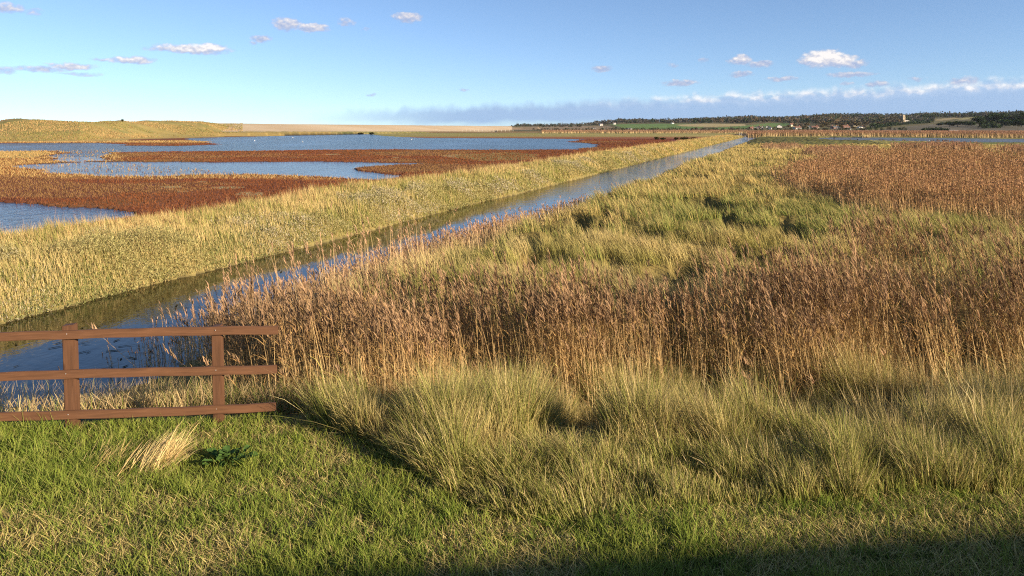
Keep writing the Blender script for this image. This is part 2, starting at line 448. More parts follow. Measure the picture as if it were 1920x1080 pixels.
# pale and olive patches on the marsh
jx = gpx + (n1 - .5) * 20; jy = gpy + (n0 - .5) * 2
for (cx, cy, a, b) in [(325,352,18,2.2),(425,353,28,2.6),(470,365,30,3),(860,293,34,3),(345,361,10,1.2),(380,342,8,.9),(625,290,14,1.2),(568,291,6,.8),(740,296,10,1)]:
    k = ((jx - cx) / a) ** 2 + ((jy - cy) / b) ** 2 < 1
    paint(k & salt, C(.34, .27, .13))
k = salt & inpoly(jx, jy, [(860,289),(960,286),(1010,290),(1010,300),(900,303),(850,296)]); paint(k, C(.26, .20, .07))
k = salt & inpoly(jx, jy, [(-90,281),(0,280),(60,281),(95,288),(60,297),(-90,299)]); paint(k, C(.36, .29, .10))
k = salt & inpoly(jx, jy, [(-90,299),(60,297),(110,303),(60,309),(25,313),(60,322),(200,333),(700,341),(480,328),(200,338),(-90,330)]); paint(k, C(.33, .15, .05))
# gold grass in front of the dunes
gold = lc(C(.40, .27, .085), C(.30, .23, .075), (n0 - .3) * 2.2)
edge = 266 + (n0 - .5) * 5
dun = (gpy < np.where(gpx < 240, edge, np.where(gpx < 420, 262 - (gpx - 240) * .028, 256))) & (gpx < 620) & (gu > 20) & (RR_.ravel() > 150)
paint(dun, gold)
dzz = dune_z(gx, gy, np.where(gy > 1, 960 + F * gx / np.maximum(gy * CB + EYE[2] * SB, .05), 9999), gy * CB + EYE[2] * SB)
dun |= (dzz > .2) & (gz < dzz + .02)
paint(dun, gold)
hi = dun & (gz > 2.2)
olive = lc(C(.30, .23, .075), C(.19, .175, .05), (n1 - .3) * 2)
olive = lerp(olive, gold, sst(n0, .46, .60)[:, None])
paint(hi, olive)
topd = hi & (np.interp(gpx, DX, DY) + 2.6 > vpy) & (gz > 3)
paint(topd, lerp(olive, np.tile(C(.25, .14, .06), (len(gx), 1)), sst(n0, .4, .55)[:, None])); reg[dun & (gy > 225)] = 2
# the flat beyond the far pool, in long bands
flat = (gu > 15) & (gpy < 261) & (gpx > 480) & ~dun & (RR_.ravel() > 250)
bn = fbm(gx * .006, gy * .05, 111, 4)
bandc = np.where((gpy < 249.2)[:, None], lc(C(.16, .09, .045), C(.30, .21, .08), (bn - .3) * 2.5), lc(C(.17, .17, .05), C(.38, .29, .10), (bn - .32) * 2.8))
bandc = np.where(((gpy > 256.5) & (gpx > 740))[:, None], lc(C(.20, .065, .03), C(.30, .17, .06), (bn - .3) * 2), bandc)
paint(flat & (gs < 2000), bandc)
k = (gpx > 1050) & (gpy < 273) & (gpy > 261) & (gu > 6); paint(k & (gpx < 1270), lc(C(.10, .035, .025), C(.22, .055, .03), (bn - .3) * 2.5)[:])
# far bank, right bank
bk = (gu > -.6) & (gu < 7.5) & (gs < CEND); paint(bk, lc(C(.20, .17, .06), C(.30, .22, .08), n1)); reg[bk] = 0
rt = (gq > -.6) & (gs > -80); paint(rt, lc(C(.11, .10, .03), C(.24, .17, .06), (n1 - .2) * 1.6))
# lawn earth
ln = inpoly(gpx, gpy, [(-2000, 4000), (-2000, 700), (4000, 700), (4000, 4000)]) & (gy < 9)
paint(ln, lc(C(.055, .06, .018), C(.13, .09, .035), (n1 - .3) * 2.2)); reg[ln] = 0
# right far: bands
k = rt & (gpy < 283) & (gpx > 1405)
bn2 = fbm(gx * .03, gy * .10, 117, 4)
cc = lc(C(.13, .14, .035), C(.30, .25, .08), (bn2 - .32) * 2.8)
cc = np.where(((gpy > 259) & (gpy < 276) & (gpx < 1640 + (n0 - .5) * 120))[:, None], lc(C(.06, .05, .018), C(.15, .14, .04), (bn2 - .3) * 2.5), cc)
cc = np.where((gpy < 256)[:, None], lc(C(.17, .07, .035), C(.24, .13, .055), (bn2 - .3) * 2.5), cc)
paint(k, cc)
mud = gz < 0; paint(mud, C(.045, .036, .022))
# shingle
tr = np.clip((gpx - 300) / 680, 0, 1); rr = 640 + 900 * tr ** 3
ppx = 960 + F * gx / np.maximum(gy * CB + EYE[2] * SB, .05)
shi = (ppx < 1010) & (gz > dzz + .02) & (RR_.ravel() > rr * .72) & (vpy < 246.5); paint(shi, lc(C(.50, .36, .21), C(.58, .44, .28), (n2 - .3) * 2)); reg[shi] = 3
# hills and their fields
hl = (ppx > 960) & (RR_.ravel() > 830)
hill = lc(C(.09, .08, .035), C(.15, .12, .05), (n2 - .3) * 2.5)
paint(hl, hill); reg[hl] = 4
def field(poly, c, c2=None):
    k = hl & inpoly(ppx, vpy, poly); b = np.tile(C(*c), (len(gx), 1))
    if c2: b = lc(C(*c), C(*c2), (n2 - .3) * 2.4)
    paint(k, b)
field([(960,238),(1140,236),(1160,243),(960,244)], (.20,.15,.08), (.28,.19,.11))
field([(1143,233),(1230,232),(1340,232),(1310,241),(1175,241.5)], (.10,.16,.04), (.13,.19,.05))
field([(1265,234),(1320,231.5),(1395,232.5),(1400,236),(1340,238),(1280,237)], (.36,.28,.13))
field([(1330,240),(1395,236),(1440,231),(1480,231),(1480,236),(1400,242),(1330,242)], (.09,.15,.035), (.13,.18,.05))
field([(1635,245.5),(1690,238),(1760,232),(1810,231),(1900,236),(2100,238),(2100,246),(1640,247)], (.10,.085,.055), (.14,.115,.075))  # field coloured darker to stand in for cloud shadow on the slope
field([(1742,226),(1790,219.5),(1800,222),(1765,226)], (.26,.20,.10))
field([(1795,224.5),(1810,219),(1842,218),(1838,223)], (.26,.22,.09))
idx = np.arange(NA * NR).reshape(NR, NA)
quads = np.stack([idx[:-1, :-1], idx[:-1, 1:], idx[1:, 1:], idx[1:, :-1]], -1).reshape(-1, 4)
quads = quads[:, ::-1]
V = np.stack([gx, gy, gz], 1)
freg = reg[quads[:, 0]]
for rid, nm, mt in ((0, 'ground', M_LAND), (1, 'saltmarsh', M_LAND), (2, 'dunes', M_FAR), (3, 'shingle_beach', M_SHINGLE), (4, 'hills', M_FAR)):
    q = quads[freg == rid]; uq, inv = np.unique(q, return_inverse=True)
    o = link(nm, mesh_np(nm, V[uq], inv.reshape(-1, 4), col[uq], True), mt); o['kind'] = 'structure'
# the plain far around, under everything and out to the horizon
an = np.linspace(0, 2 * math.pi, 97)[:-1]
ring = np.concatenate([np.stack([np.cos(an) * r, np.sin(an) * r, an * 0 - 1.2], 1) for r in (.5, 30000)])
fq = np.array([[i, (i + 1) % 96, 96 + (i + 1) % 96, 96 + i] for i in range(96)])[:, ::-1]
o = link('plain', mesh_np('plain', ring, fq, np.tile(C(.14, .12, .06), (192, 1))), M_FAR); o['kind'] = 'structure'

# ---- water sheets
def sheet(name, pts, z, mat):
    V = np.array([[p[0], p[1], z] for p in pts]); me = bpy.data.meshes.new(name)
    me.from_pydata(V.tolist(), [], [list(range(len(V)))]); me.update()
    o = link(name, me, mat); o['kind'] = 'structure'; return o
def cp(s, u): return C0 + CE * s - CN * u
sheet('channel', [cp(-25, 1.6), cp(CEND, 1.6), cp(CEND, -CW - 1.4), cp(-25, -CW - 1.4)][::-1], 0.0, M_CHAN)
sheet('pools', [cp(5, 8.5), cp(96, 8.5), P(760, 296)[:2], P(-420, 293)[:2], P(-420, 470)[:2]][::-1], 0.0, M_POOL2)
sheet('lagoon', [P(-420, 293)[:2], P(760, 296)[:2], cp(96, 8.5), cp(330, 8.5), cp(420, 60), P(1150, 247)[:2], P(300, 247)[:2], P(-420, 262)[:2]][::-1], 0.0, M_POOL)
sheet('scrape', [P(1490, 255)[:2], P(2300, 255)[:2], P(2300, 292)[:2], P(1780, 292)[:2], P(1490, 268)[:2]], 0.0, M_SCR)

# ------------------------------------------------------------------ blades
class Blades:
    def __init__(s): s.V = []; s.F = []; s.C = []; s.n = 0
    def add(s, p, L, wd, ang, th0, th1, cb, ct, nseg=2, taper=1.5, face=None):
        """p (n,3) roots; L, wd lengths and widths; ang lean azimuth; th0 lean from upright at the root, th1 bend added towards the tip"""
        n = len(p)
        if n == 0: return None
        f = lambda a: np.broadcast_to(np.asarray(a, float), (n,))
        L, wd, ang, th0, th1 = map(f, (L, wd, ang, th0, th1))
        dx, dy = np.cos(ang), np.sin(ang)
        fa = rng.uniform(0, 2 * np.pi, n) if face is None else f(face)
        wx, wy = np.cos(fa), np.sin(fa)
        cb = np.broadcast_to(cb, (n, 3)); ct = np.broadcast_to(ct, (n, 3))
        k = 2 * nseg + 1
        V = np.empty((n, k, 3), np.float32); Cc = np.empty((n, k, 3), np.float32)
        c = np.array(p, float)
        spine = [c.copy()]
        for i in range(nseg + 1):
            t = i / nseg
            colr = cb + (ct - cb) * t
            if i < nseg:
                hw = .5 * wd * (1 - t ** taper * .8)
                V[:, 2 * i] = c + np.stack([wx * hw, wy * hw, 0 * hw], 1)
                V[:, 2 * i + 1] = c - np.stack([wx * hw, wy * hw, 0 * hw], 1)
                Cc[:, 2 * i] = colr; Cc[:, 2 * i + 1] = colr
                th = th0 + th1 * (i + .5) / nseg
                st = L / nseg
                c = c + np.stack([np.sin(th) * dx * st, np.sin(th) * dy * st, np.cos(th) * st], 1)
                spine.append(c.copy())
            else:
                V[:, 2 * i] = c; Cc[:, 2 * i] = colr
        base = (np.arange(n) * k)[:, None] + s.n
        tr = []
        for i in range(nseg - 1):
            a = 2 * i
            tr += [[a, a + 1, a + 3], [a, a + 3, a + 2]]
        tr.append([2 * nseg - 2, 2 * nseg - 1, 2 * nseg])
        tr = np.array(tr)
        s.F.append((base[:, None, :] + tr[None]).reshape(-1, 3).astype(np.int32))
        s.V.append(V.reshape(-1, 3)); s.C.append(Cc.reshape(-1, 3)); s.n += n * k
        return np.stack(spine, 1)
    def build(s, name, mat=M_BLADE, parent=None):
        return link(name, mesh_np(name, np.concatenate(s.V), np.concatenate(s.F), np.concatenate(s.C)), mat, parent)
def spine_at(sp, t):
    """sp (n,k,3), t (n,)"""
    k = sp.shape[1] - 1; x = np.clip(t, 0, .9999) * k; i = x.astype(int); f = (x - i)[:, None]
    r = np.arange(len(sp)); return sp[r, i] * (1 - f) + sp[r, i + 1] * f
def scatter(n, r0, r1, a0=-40, a1=40, pw=0.0):
    """points in a wedge round the viewpoint; pw 0: log-even in range, 2: even per area"""
    a = np.radians(rng.uniform(a0, a1, n)); t = rng.uniform(0, 1, n)
    r = r0 * (r1 / r0) ** t if pw == 0 else (r0 ** pw + (r1 ** pw - r0 ** pw) * t) ** (1 / pw)
    return r * np.sin(a), r * np.cos(a), r
def ground(x, y): return np.stack([x, y, zterr(x, y)], 1)
def vary(c, n, a=.18): return np.clip(np.asarray(c) * (1 + rng.normal(0, a, (n, 1))) * (1 + rng.normal(0, .05, (n, 3))), .004, .9)
def keep(m, *arrs): return [a[m] for a in arrs]
STRAW, GOLD, OLIVE, GREEN, DKGRN = C(.62, .47, .21), C(.56, .39, .14), C(.29, .27, .07), C(.11, .20, .03), C(.04, .085, .016)
TAN, PLUME, BUFF = C(.42, .26, .105), C(.26, .155, .085), C(.66, .51, .26)
WIND = math.pi * 0.94            # the wind lays everything over to the left
PXW = 1 / 740.0                  # width of a picture element per metre of range

# ================================================================== vegetation that nobody could count
def lawn_m(x, y):
    px, py = proj(x, y, 1.5); return inpoly(px + (vnoise(x * 3, y * 3, 7) - .5) * 26, py + (vnoise(x * 3, y * 3, 9) - .5) * 16, LAWN)
# ---- mown lawn
B = Blades()
x, y, r = scatter(300000, 3.6, 10.0, -38, 38, 1.0)
x, y, r = keep(lawn_m(x, y) & (y < 8.6), x, y, r)
pa = fbm(x * .9, y * .9, 201, 4); pb = fbm(x * 2.6, y * 2.6, 203, 3); n = len(x)
px, py = proj(x, y, 1.5)
lush = sst(-px, -420, -60) * sst(py, 760, 800) * (1 - sst(py, 900, 990))       # greener by the fence on the left
dry = np.clip(sst(pa + .5 * (pb - .5), .44, .62) - .7 * lush, 0, 1)
for cx, cy, a, b in [(560, 905, 70, 26), (395, 830, 80, 26), (520, 850, 40, 18), (215, 905, 60, 18), (860, 1010, 60, 26), (690, 1000, 46, 18), (450, 1000, 90, 22), (150, 1010, 90, 28), (1640, 965, 170, 16), (1760, 945, 140, 12), (1400, 985, 60, 20), (470, 930, 50, 14)]:
    dry = np.maximum(dry, (1 - sst(np.hypot((px - cx) / a, (py - cy) / b), .45, 1.1)) * (.55 + .4 * pb))
isdry = rng.uniform(0, 1, n) < .17 - .10 * lush + .55 * dry
td, tx, ty, t1, t2, t3 = tufts(x, y, .14, 700)
L = np.where(isdry, rng.uniform(.05, .15, n), rng.uniform(.05, .15, n) * (.55 + .8 * pb) * (.55 + 1.0 * t1) * (1.2 - .6 * td)) * (1 + .35 * lush)
hue = rng.uniform(0, 1, (n, 1))
cg = lerp(lerp(C(.090, .150, .020), C(.27, .29, .05), np.clip(hue * .6 + .4 * t2[:, None], 0, 1)), C(.30, .28, .08), (rng.uniform(0, 1, (n, 1)) < .16) * .7)
cd = lerp(C(.34, .25, .09), C(.58, .46, .19), hue)
cb = np.where(isdry[:, None], cd, cg * .85 + .01); ct = np.where(isdry[:, None], cd * 1.08, cg * 1.15)
B.add(ground(x, y), L, np.maximum(rng.uniform(.004, .008, n), r * PXW * .45), rng.uniform(0, 6.28, n), np.where(isdry, rng.uniform(.5, 1.5, n), rng.uniform(.05, .75, n)), rng.uniform(.1, .9, n), cb, ct, 2)
tag(B.build('lawn_grass'), 'short mown grass, green with dry straw patches, in front of the wooden fence', 'grass', kind='stuff')

# ---- tall rough grass between the lawn and the reeds
def rough_far_edge(x): return 10.8 + .6 * sst(x, 1, 5) + .9 * (fbm(x * .5, x * 0, 211, 3) - .5) - 1.6 * sst(-x, .2, 1.6)
HOLE = [(850, 990), (890, 915), (975, 865), (1040, 810), (1062, 745), (1150, 745), (1152, 865), (1105, 935), (1035, 990)]
B = Blades()
x, y, r = scatter(520000, 5.0, 12.4, -18, 40, 1.0)
px, py = proj(x, y, 1.3)
m = ~lawn_m(x, y) & (y < rough_far_edge(x) + .4) & (x > -1.95 + (y - 7.9) * .16 + .5 * (vnoise(x * 1.3, y * 1.3, 77) - .5)) 
x, y, r, px, py = keep(m, x, y, r, px, py)
n = len(x)
hgt = fbm(x * .75, y * .75, 221, 4); cl = fbm(x * 2.2, y * 2.2, 223, 3)
hole = inpoly(px + (cl - .5) * 50, py + (hgt - .5) * 50, HOLE)
edge = sst(y, 5.9, 7.6)
td, tx, ty, t1, t2, t3 = tufts(x, y, .46, 400)
keepm = rng.uniform(0, 1, n) < np.clip(1.2 - .55 * sst(td, .25, .8), .3, 1) * (.40 + .60 * sst(cl, .34, .58))
x, y, r, px, py, hgt, cl, hole, edge, td, tx, ty, t1, t2, t3 = keep(keepm, x, y, r, px, py, hgt, cl, hole, edge, td, tx, ty, t1, t2, t3); n = len(x); print('rough', n)
L = (.28 + .56 * sst(hgt, .38, .60) + .36 * t1) * (1.05 - .40 * td) * (.42 + .58 * edge) * rng.uniform(.35, 1.18, n) * (.82 + .30 * sst(x, .5, 4))
L = np.where(hole, L * lerp(.34, .75, sst(py, 850, 930)), L)
sw = fbm(x * .5, y * .5, 227, 2)
bias = .16 + .42 * sst(sw, .48, .7)
wa = WIND + (sw - .5) * 3.5 + (t2 - .5) * 1.6
vx, vy = tx * .5 + bias * np.cos(wa) + rng.normal(0, .34, n), ty * .5 + bias * np.sin(wa) + rng.normal(0, .34, n)
ang = np.arctan2(vy, vx); ln_ = np.hypot(vx, vy)
th0 = np.where(rng.uniform(0, 1, n) < .06, rng.uniform(.5, 1.3, n), 0) + np.abs(rng.normal(.03, .10, n)) + .30 * ln_ * rng.uniform(.4, 1, n); th1 = rng.uniform(.10, 1.0, n) * (.4 + .6 * ln_)
th0 = np.where(hole, th0 + .7 - .5 * sst(py, 850, 930), th0)
g = np.clip(sst(fbm(x * 1.0, y * 1.0, 229, 4) + .30 * (1 - edge), .44, .60) * .80 + .12 + .5 * (t3 - .5), 0, 1)
pick = rng.uniform(0, 1, n)
cb = np.where((pick < .15 + .70 * g)[:, None], lerp(OLIVE, GREEN, .35), lerp(OLIVE, GOLD, .45))
ct = np.where((pick < .06 + .48 * g)[:, None], lerp(OLIVE, GREEN, .15) * 1.3, lerp(STRAW, OLIVE, .18))
k = vary(np.ones(3), n, .32)
B.add(ground(x, y), L, np.maximum(rng.uniform(.004, .0085, n), r * PXW * .42), ang, th0, th1, cb * k, ct * k, 3)
# seed heads and stray bright culms
q = np.nonzero((rng.uniform(0, 1, n) < .022) & ~hole)[0]
B.add(ground(x[q], y[q]), L[q] * rng.uniform(1.1, 1.4, len(q)), np.maximum(.006, r[q] * PXW * .6), ang[q], th0[q], th1[q] * .8, vary(STRAW, len(q)), vary(BUFF, len(q)), 3)
tag(B.build('rough_grass'), 'tall wind-blown olive and straw grass between the mown lawn and the front reeds', 'grass', kind='stuff')

# ---- reeds
def reeds(B, x, y, r, h, lean=.12, nl=7, npl=13, wmin=.006, far=False, plume=None, tan=None):
    n = len(x); p = ground(x, y); p[:, 2] = np.maximum(p[:, 2], -.1)
    ang = WIND + rng.normal(0, 1.0, n)
    th0 = np.abs(rng.normal(0, .10, n) + np.asarray(lean) * .5); th0 = np.where(rng.uniform(0, 1, n) < .07, th0 + rng.uniform(.3, 1.0, n), th0); th1 = np.abs(rng.normal(0, .12, n) + np.asarray(lean) * 1.3)
    w_ = np.maximum(wmin * 1.25, r * PXW * .52)
    tone = rng.uniform(.72, 1.25, (n, 1)) * (.85 + .3 * fbm(x * .8, y * .8, 233, 2))[:, None]
    tan_ = TAN if tan is None else tan; plm = PLUME if plume is None else plume
    sp = B.add(p, h, w_, ang, th0, th1, lerp(tan_, BUFF, .6) * tone, lerp(tan_, plm, .3) * tone, 4 if not far else 2, 3.0)
    m = n * nl; i = np.repeat(np.arange(n), nl); t = rng.uniform(.12, .90, m)
    Lf = rng.uniform(.18, .42, m) * (1.05 - .35 * t) * (h[i] / 1.9)
    grn = rng.uniform(0, 1, (m, 1)) < .07 * (1 - t[:, None] * .5)
    cl = np.where(grn, lerp(OLIVE, GOLD, .35), lerp(tan_, C(.36, .21, .08), rng.uniform(0, 1, (m, 1)))) * tone[i] * rng.uniform(.8, 1.2, (m, 1))
    B.add(spine_at(sp[i], t), Lf, np.maximum(wmin * 1.9, r[i] * PXW * .5), np.where(rng.uniform(0, 1, m) < .45, WIND + rng.normal(0, .9, m), rng.uniform(0, 6.28, m)),
          rng.uniform(.25, 1.1, m), rng.uniform(.2, 1.5, m), cl, cl * 1.06, 2)
    hp = rng.uniform(0, 1, n) < .82
    m = n * npl; i = np.repeat(np.arange(n), npl); s_ = hp[i]; i = i[s_]; m = len(i)
    t = .84 + .16 * rng.uniform(0, 1, m) ** .8
    cpl = plm * tone[i] * rng.uniform(.7, 1.45, (m, 1))
    B.add(spine_at(sp[i], t), rng.uniform(.09, .20, m) * (h[i] / 1.9) * (1.25 - .5 * (t - .8) / .2), np.maximum(wmin * 2.1, r[i] * PXW * .60), np.where(rng.uniform(0, 1, m) < .6, WIND + rng.normal(0, .5, m), ang[i] + rng.normal(0, .8, m)),
          rng.uniform(.05, .45, m), rng.uniform(.2, .9, m), cpl, lerp(cpl, BUFF * tone[i], .18), 2, 2.5)
B = Blades()
# the front belt
x, y, r = scatter(27000, 8.4, 18.5, -22, 40, 1.4)
rear = 12.4 + 2.3 * sst(x, 2.5, 8.5) + 1.2 * (fbm(x * .45, x * 0, 241, 3) - .5)
front = rough_far_edge(x) - .55 + .7 * (fbm(x * .9, x * 0, 243, 2) - .5)
s, u, q = chan(x, y)
cl = fbm(x * .9, y * .9, 245, 3)
m = (y > front) & (y < rear) & (q > .8) & (x > np.where(y > 9.7, -4.7, -3.2)) & (rng.uniform(0, 1, len(x)) < .12 + 1.1 * sst(cl, .36, .60))
x, y, r, cl = keep(m, x, y, r, cl)
print('front reeds', len(x))
reeds(B, x, y, r, (1.16 + .62 * cl + .45 * (fbm(x * 2.2, y * 2.2, 249, 2) - .5) + rng.normal(0, .20, len(x))) * (1 - .10 * sst(-x, -1, 2)) * (1 + .10 * sst(x, 3, 8)), .07 + .16 * sst(x, 2, 6), 6, 12)
# along the near edge of the channel, thinning out into the water
sv_ = rng.uniform(-3, 30, 9000); qv = rng.gamma(2.0, .66, 9000) - 1.5 + .6 * (fbm(sv_ * .4, sv_ * 0, 247, 2) - .5)
x = C0[0] + CE[0] * sv_ + CN[0] * (qv + CW); y = C0[1] + CE[1] * sv_ + CN[1] * (qv + CW); r = np.hypot(x, y)
px, py = proj(x, y, 0.0)
dens = np.where(px < 250, .06, np.where(px < 335, .30, np.where(px < 400, .8, 1.25))) * np.where(qv < -.2, .55, 1) * (1 - .80 * sst(sv_, 10, 26)) * np.where((x < -3.2) | (y > 12.3), 1, .8)
m = (rng.uniform(0, 1, len(x)) < dens * .85) & (y > 10.6) & (qv < 2.6) & (y > 10.2 + (x < -4) * .8)
x, y, r, qv, sv_ = keep(m, x, y, r, qv, sv_)
print('edge reeds', len(x))
hh = (.66 + .48 * sst(qv, -1, 1.4) + rng.normal(0, .18, len(x))) * (1 - .35 * sst(sv_, 9, 24)) * (1 - .25 * sst(-x, 6.0, 8.5)) * (.92 + .40 * sst(qv, .9, 1.9) * (1 - sst(sv_, 3, 11)))
reeds(B, x, y, r, np.maximum(hh, .4), .10, 5, 9, plume=C(.38, .22, .13), tan=C(.46, .31, .15))
tag(B.build('reed_belt'), 'tall brown feathery reeds in the front belt beside the channel and the fence end', 'reeds', kind='stuff')

# ---- the broad reed bed on the right
BED = [(1450,372),(1475,345),(1510,322),(1590,302),(1720,296),(1840,300),(1920,312),(2300,330),(2300,520),(1920,466),(1800,452),(1690,448),(1600,436),(1560,412),(1500,396)]
B = Blades()
x, y, r = scatter(90000, 22, 125, 14, 42, .35)
px, py = proj(x, y, .45)
cl = fbm(x * .22, y * .22, 251, 4)
cf = fbm(x * .8, y * .8, 253, 3)
m = inpoly(px + (cl - .5) * 60 + (cf - .5) * 70, py + (cl - .5) * 16 + (cf - .5) * 26, BED)
inn = inpoly(px + (cl - .5) * 60, py + (cl - .5) * 16, [((a - 1720) * .86 + 1720, (b - 360) * .80 + 358) for a, b in BED[:7]] + [(2300, 335), (2300, 480)] + [((a - 1720) * .9 + 1720, (b - 360) * .80 + 358) for a, b in BED[9:]])
m &= inn | (rng.uniform(0, 1, len(x)) < .45)
x, y, r, cl, inn = keep(m, x, y, r, cl, inn)
print('bed reeds', len(x))
reeds(B, x, y, r, (.75 + .65 * cl + rng.normal(0, .14, len(x))) * np.where(inn, 1, .75), .12, 2, 4, .010, True, plume=C(.31, .165, .085), tan=C(.37, .205, .085))
# darker outlying patches, and the low reed bands on the far side
def patch(B, poly, n, hmn, hmx, colr, r0, r1, a0=-40, a1=40, z=.4, pl=None):
    x, y, r = scatter(n, r0, r1, a0, a1, .3)
    px, py = proj(x, y, z)
    m = inpoly(px, py, poly); x, y, r = keep(m, x, y, r)
    reeds(B, x, y, r, rng.uniform(hmn, hmx, len(x)), .10, 1, 2, .012, True, plume=pl if pl is not None else C(.27, .14, .09), tan=colr)
patch(B, [(1500,303),(1520,292),(1590,287),(1650,291),(1640,299),(1560,304)], 30000, .9, 1.3, C(.27, .14, .07), 70, 200, 18, 32)
patch(B, [(1668,287),(1690,282),(1740,280),(1800,282),(1860,291),(1920,301),(2050,312),(2050,298),(1920,290),(1790,290)], 50000, 1.0, 1.6, C(.27, .13, .065), 70, 220, 24, 42)
patch(B, [(1425,282),(1440,277),(1500,279),(1510,285),(1440,287)], 12000, .7, 1.2, C(.21, .12, .06), 120, 220, 15, 25)
tag(B.build('reed_bed'), 'broad russet-brown reed bed filling the right side beyond the green grass strip', 'reeds', kind='stuff')
B = Blades()
patch(B, [(1402,257.5),(1402,250),(1500,249),(2300,249),(2300,262),(1920,259.5),(1700,257.3),(1540,257)], 60000, 1.8, 2.8, C(.19, .105, .05), 280, 760, 16, 42, 0.1)
patch(B, [(1016,247.5),(1402,248),(1402,250),(1016,250)], 30000, 1.6, 2.4, C(.19, .11, .055), 500, 900, 0, 20, 0.1)
tag(B.build('far_reed_band'), 'long low band of dark red-brown reeds behind the far scrape', 'reeds', kind='stuff')

# ---- rough tussocky grass right of the channel
B = Blades()
x, y, r = scatter(600000, 11.5, 270, -14, 42, .25)
s, u, q = chan(x, y)
px, py = proj(x, y, .45)
rear = 11.9 + 2.2 * sst(x, 2.5, 8.5)
pn = fbm(x * .22, y * .22, 251, 4)
inbed = inpoly(px + (pn - .5) * 60, py + (pn - .5) * 16, BED)
clump = fbm(x * .55, y * .55, 261, 4); big = fbm(x * .12, y * .12, 263, 3)
thin = 1 - .6 * inbed
m = (q > .1) & (y > rear) & ~((px > 1400) & (py < 272 + 10 * (big - .5))) & (s < CEND) & (rng.uniform(0, 1, len(x)) < thin) & (zterr(x, y) > 0)
x, y, r, px, py, clump, big, inbed, q = keep(m, x, y, r, px, py, clump, big, inbed, q)
n = len(x); print('mid grass', n)
hol = hummock(x, y)
td, tx, ty, t1, t2, t3 = tufts(x, y, .85, 500)
L = (.09 + .30 * hol + .48 * t1 * (1 - .75 * td) * (.15 + .85 * hol)) * (.5 + .5 * sst(q, .2, 3.0))
L *= rng.uniform(.6, 1.15, n) * (1 - .35 * sst(y, 60, 150)) * np.where(inbed, .8, 1)
sw = fbm(x * .18, y * .18, 267, 2)
wa = WIND + (sw - .5) * 1.8
vx, vy = tx * 1.1 + .55 * np.cos(wa) + rng.normal(0, .2, n), ty * 1.1 + .55 * np.sin(wa) + rng.normal(0, .2, n)
ang = np.arctan2(vy, vx); ln_ = np.hypot(vx, vy)
th0 = .45 * ln_ * rng.uniform(.3, 1, n); th1 = rng.uniform(.2, 1.1, n)
gold = np.clip(.8 * sst(big, .40, .58) * sst(y, 15, 30) + .45 * sst(y, 28, 50) + sst(px, 1330, 1480) * sst(-py, -420, -300) * .8 + sst(y, 60, 140) * .5, 0, 1)
grn = np.clip((1 - np.abs((py - 440 - (px - 1300) * .03) / 46)) * sst(px, 1180, 1300) * (1 - sst(px, 1560, 1660)) * 1.6, 0, 1) * .9 + .70 * (1 - hol) + .36 * (t3 > .70) + .40 * sst(fbm(x * .16, y * .16, 269, 3), .50, .62) * (1 - sst(y, 60, 120))
grn = np.maximum(grn, (1 - sst(np.hypot((px - 1800) / 80, (py - 458) / 14), .5, 1.1)) * .9)
pick = rng.uniform(0, 1, n)
base = lerp(lerp(OLIVE[None], STRAW[None], sst(fbm(x * .8, y * .8, 265, 3), .34, .62)[:, None]), GOLD, gold[:, None])
base = np.where((pick < .85 * np.clip(grn, 0, 1))[:, None], lerp(lerp(DKGRN[None], GREEN[None], hol[:, None]), OLIVE, rng.uniform(0, .6, (n, 1))), base)  # hollows between hummocks get darker green, shade put into the blade colour
base = np.where(((pick > .93) & (q < 2.5) & (y > 25))[:, None], C(.40, .22, .11), base)
k = vary(np.ones(3), n, .2)
B.add(ground(x, y), L, np.maximum(.006, r * PXW * .42), ang, th0, th1, lerp(base, OLIVE, .35) * k * (.8 + .35 * t2)[:, None], lerp(base, STRAW, .25 + .2 * gold[:, None]) * k * (.8 + .35 * t2)[:, None], 2)
tag(B.build('tussock_grass'), 'tussocky straw and green grass between the channel and the broad reed bed', 'grass', kind='stuff')

# ---- far bank: straw grass on the crown, pale scrub on the face
B = Blades(); S = Blades()
n = 330000
sv_ = 3 + (CEND - 3) * rng.uniform(0, 1, n) ** 2.6 - 6; uv_ = rng.uniform(.0, 6.6, n)
x = C0[0] + CE[0] * sv_ - CN[0] * uv_; y = C0[1] + CE[1] * sv_ - CN[1] * uv_; r = np.hypot(x, y)
s, u, q = chan(x, y)
big = fbm(s * .10, u * .35, 271, 4); cl = fbm(x * .8, y * .8, 273, 3)
scr = .92 * sst(u + (big - .5) * 6.5, 1.9, .8) * (1 - .85 * sst(s, 60, 130)) + .30 * sst(big, .62, .70) * (u < 3.4) * (s < 110)
m = (u > -.05) & (rng.uniform(0, 1, n) > scr * .55)
xx, yy, rr2, ss_, uu, bb, cc = keep(m, x, y, r, s, u, big, cl)
n2_ = len(xx)
td, tx, ty, t1, t2, t3 = tufts(xx, yy, .55, 600)
L = (.24 + .36 * cc + .36 * t1) * (.80 + .20 * sst(ss_, 6, 22)) * (1.1 - .5 * td) * rng.uniform(.6, 1.2, n2_) * (.55 + .45 * sst(uu, 0, 1.6))
pk = rng.uniform(0, 1, n2_)
gre = sst(fbm(xx * .3, yy * .3, 277, 3), .42, .62)
base = np.where((pk < .10 + .44 * gre + .25 * (t3 > .7) * (1 - sst(ss_, 60, 160)))[:, None], lerp(OLIVE, GREEN, .15), lerp(STRAW, GOLD, .5 + .4 * sst(ss_, 40, 150))[:] if False else lerp(np.tile(STRAW, (n2_, 1)), GOLD, (.35 + .55 * sst(ss_, 40, 150))[:, None]))
top = (uu > 3.0) & (pk > .90)
base = np.where(top[:, None], C(.48, .28, .12), base)
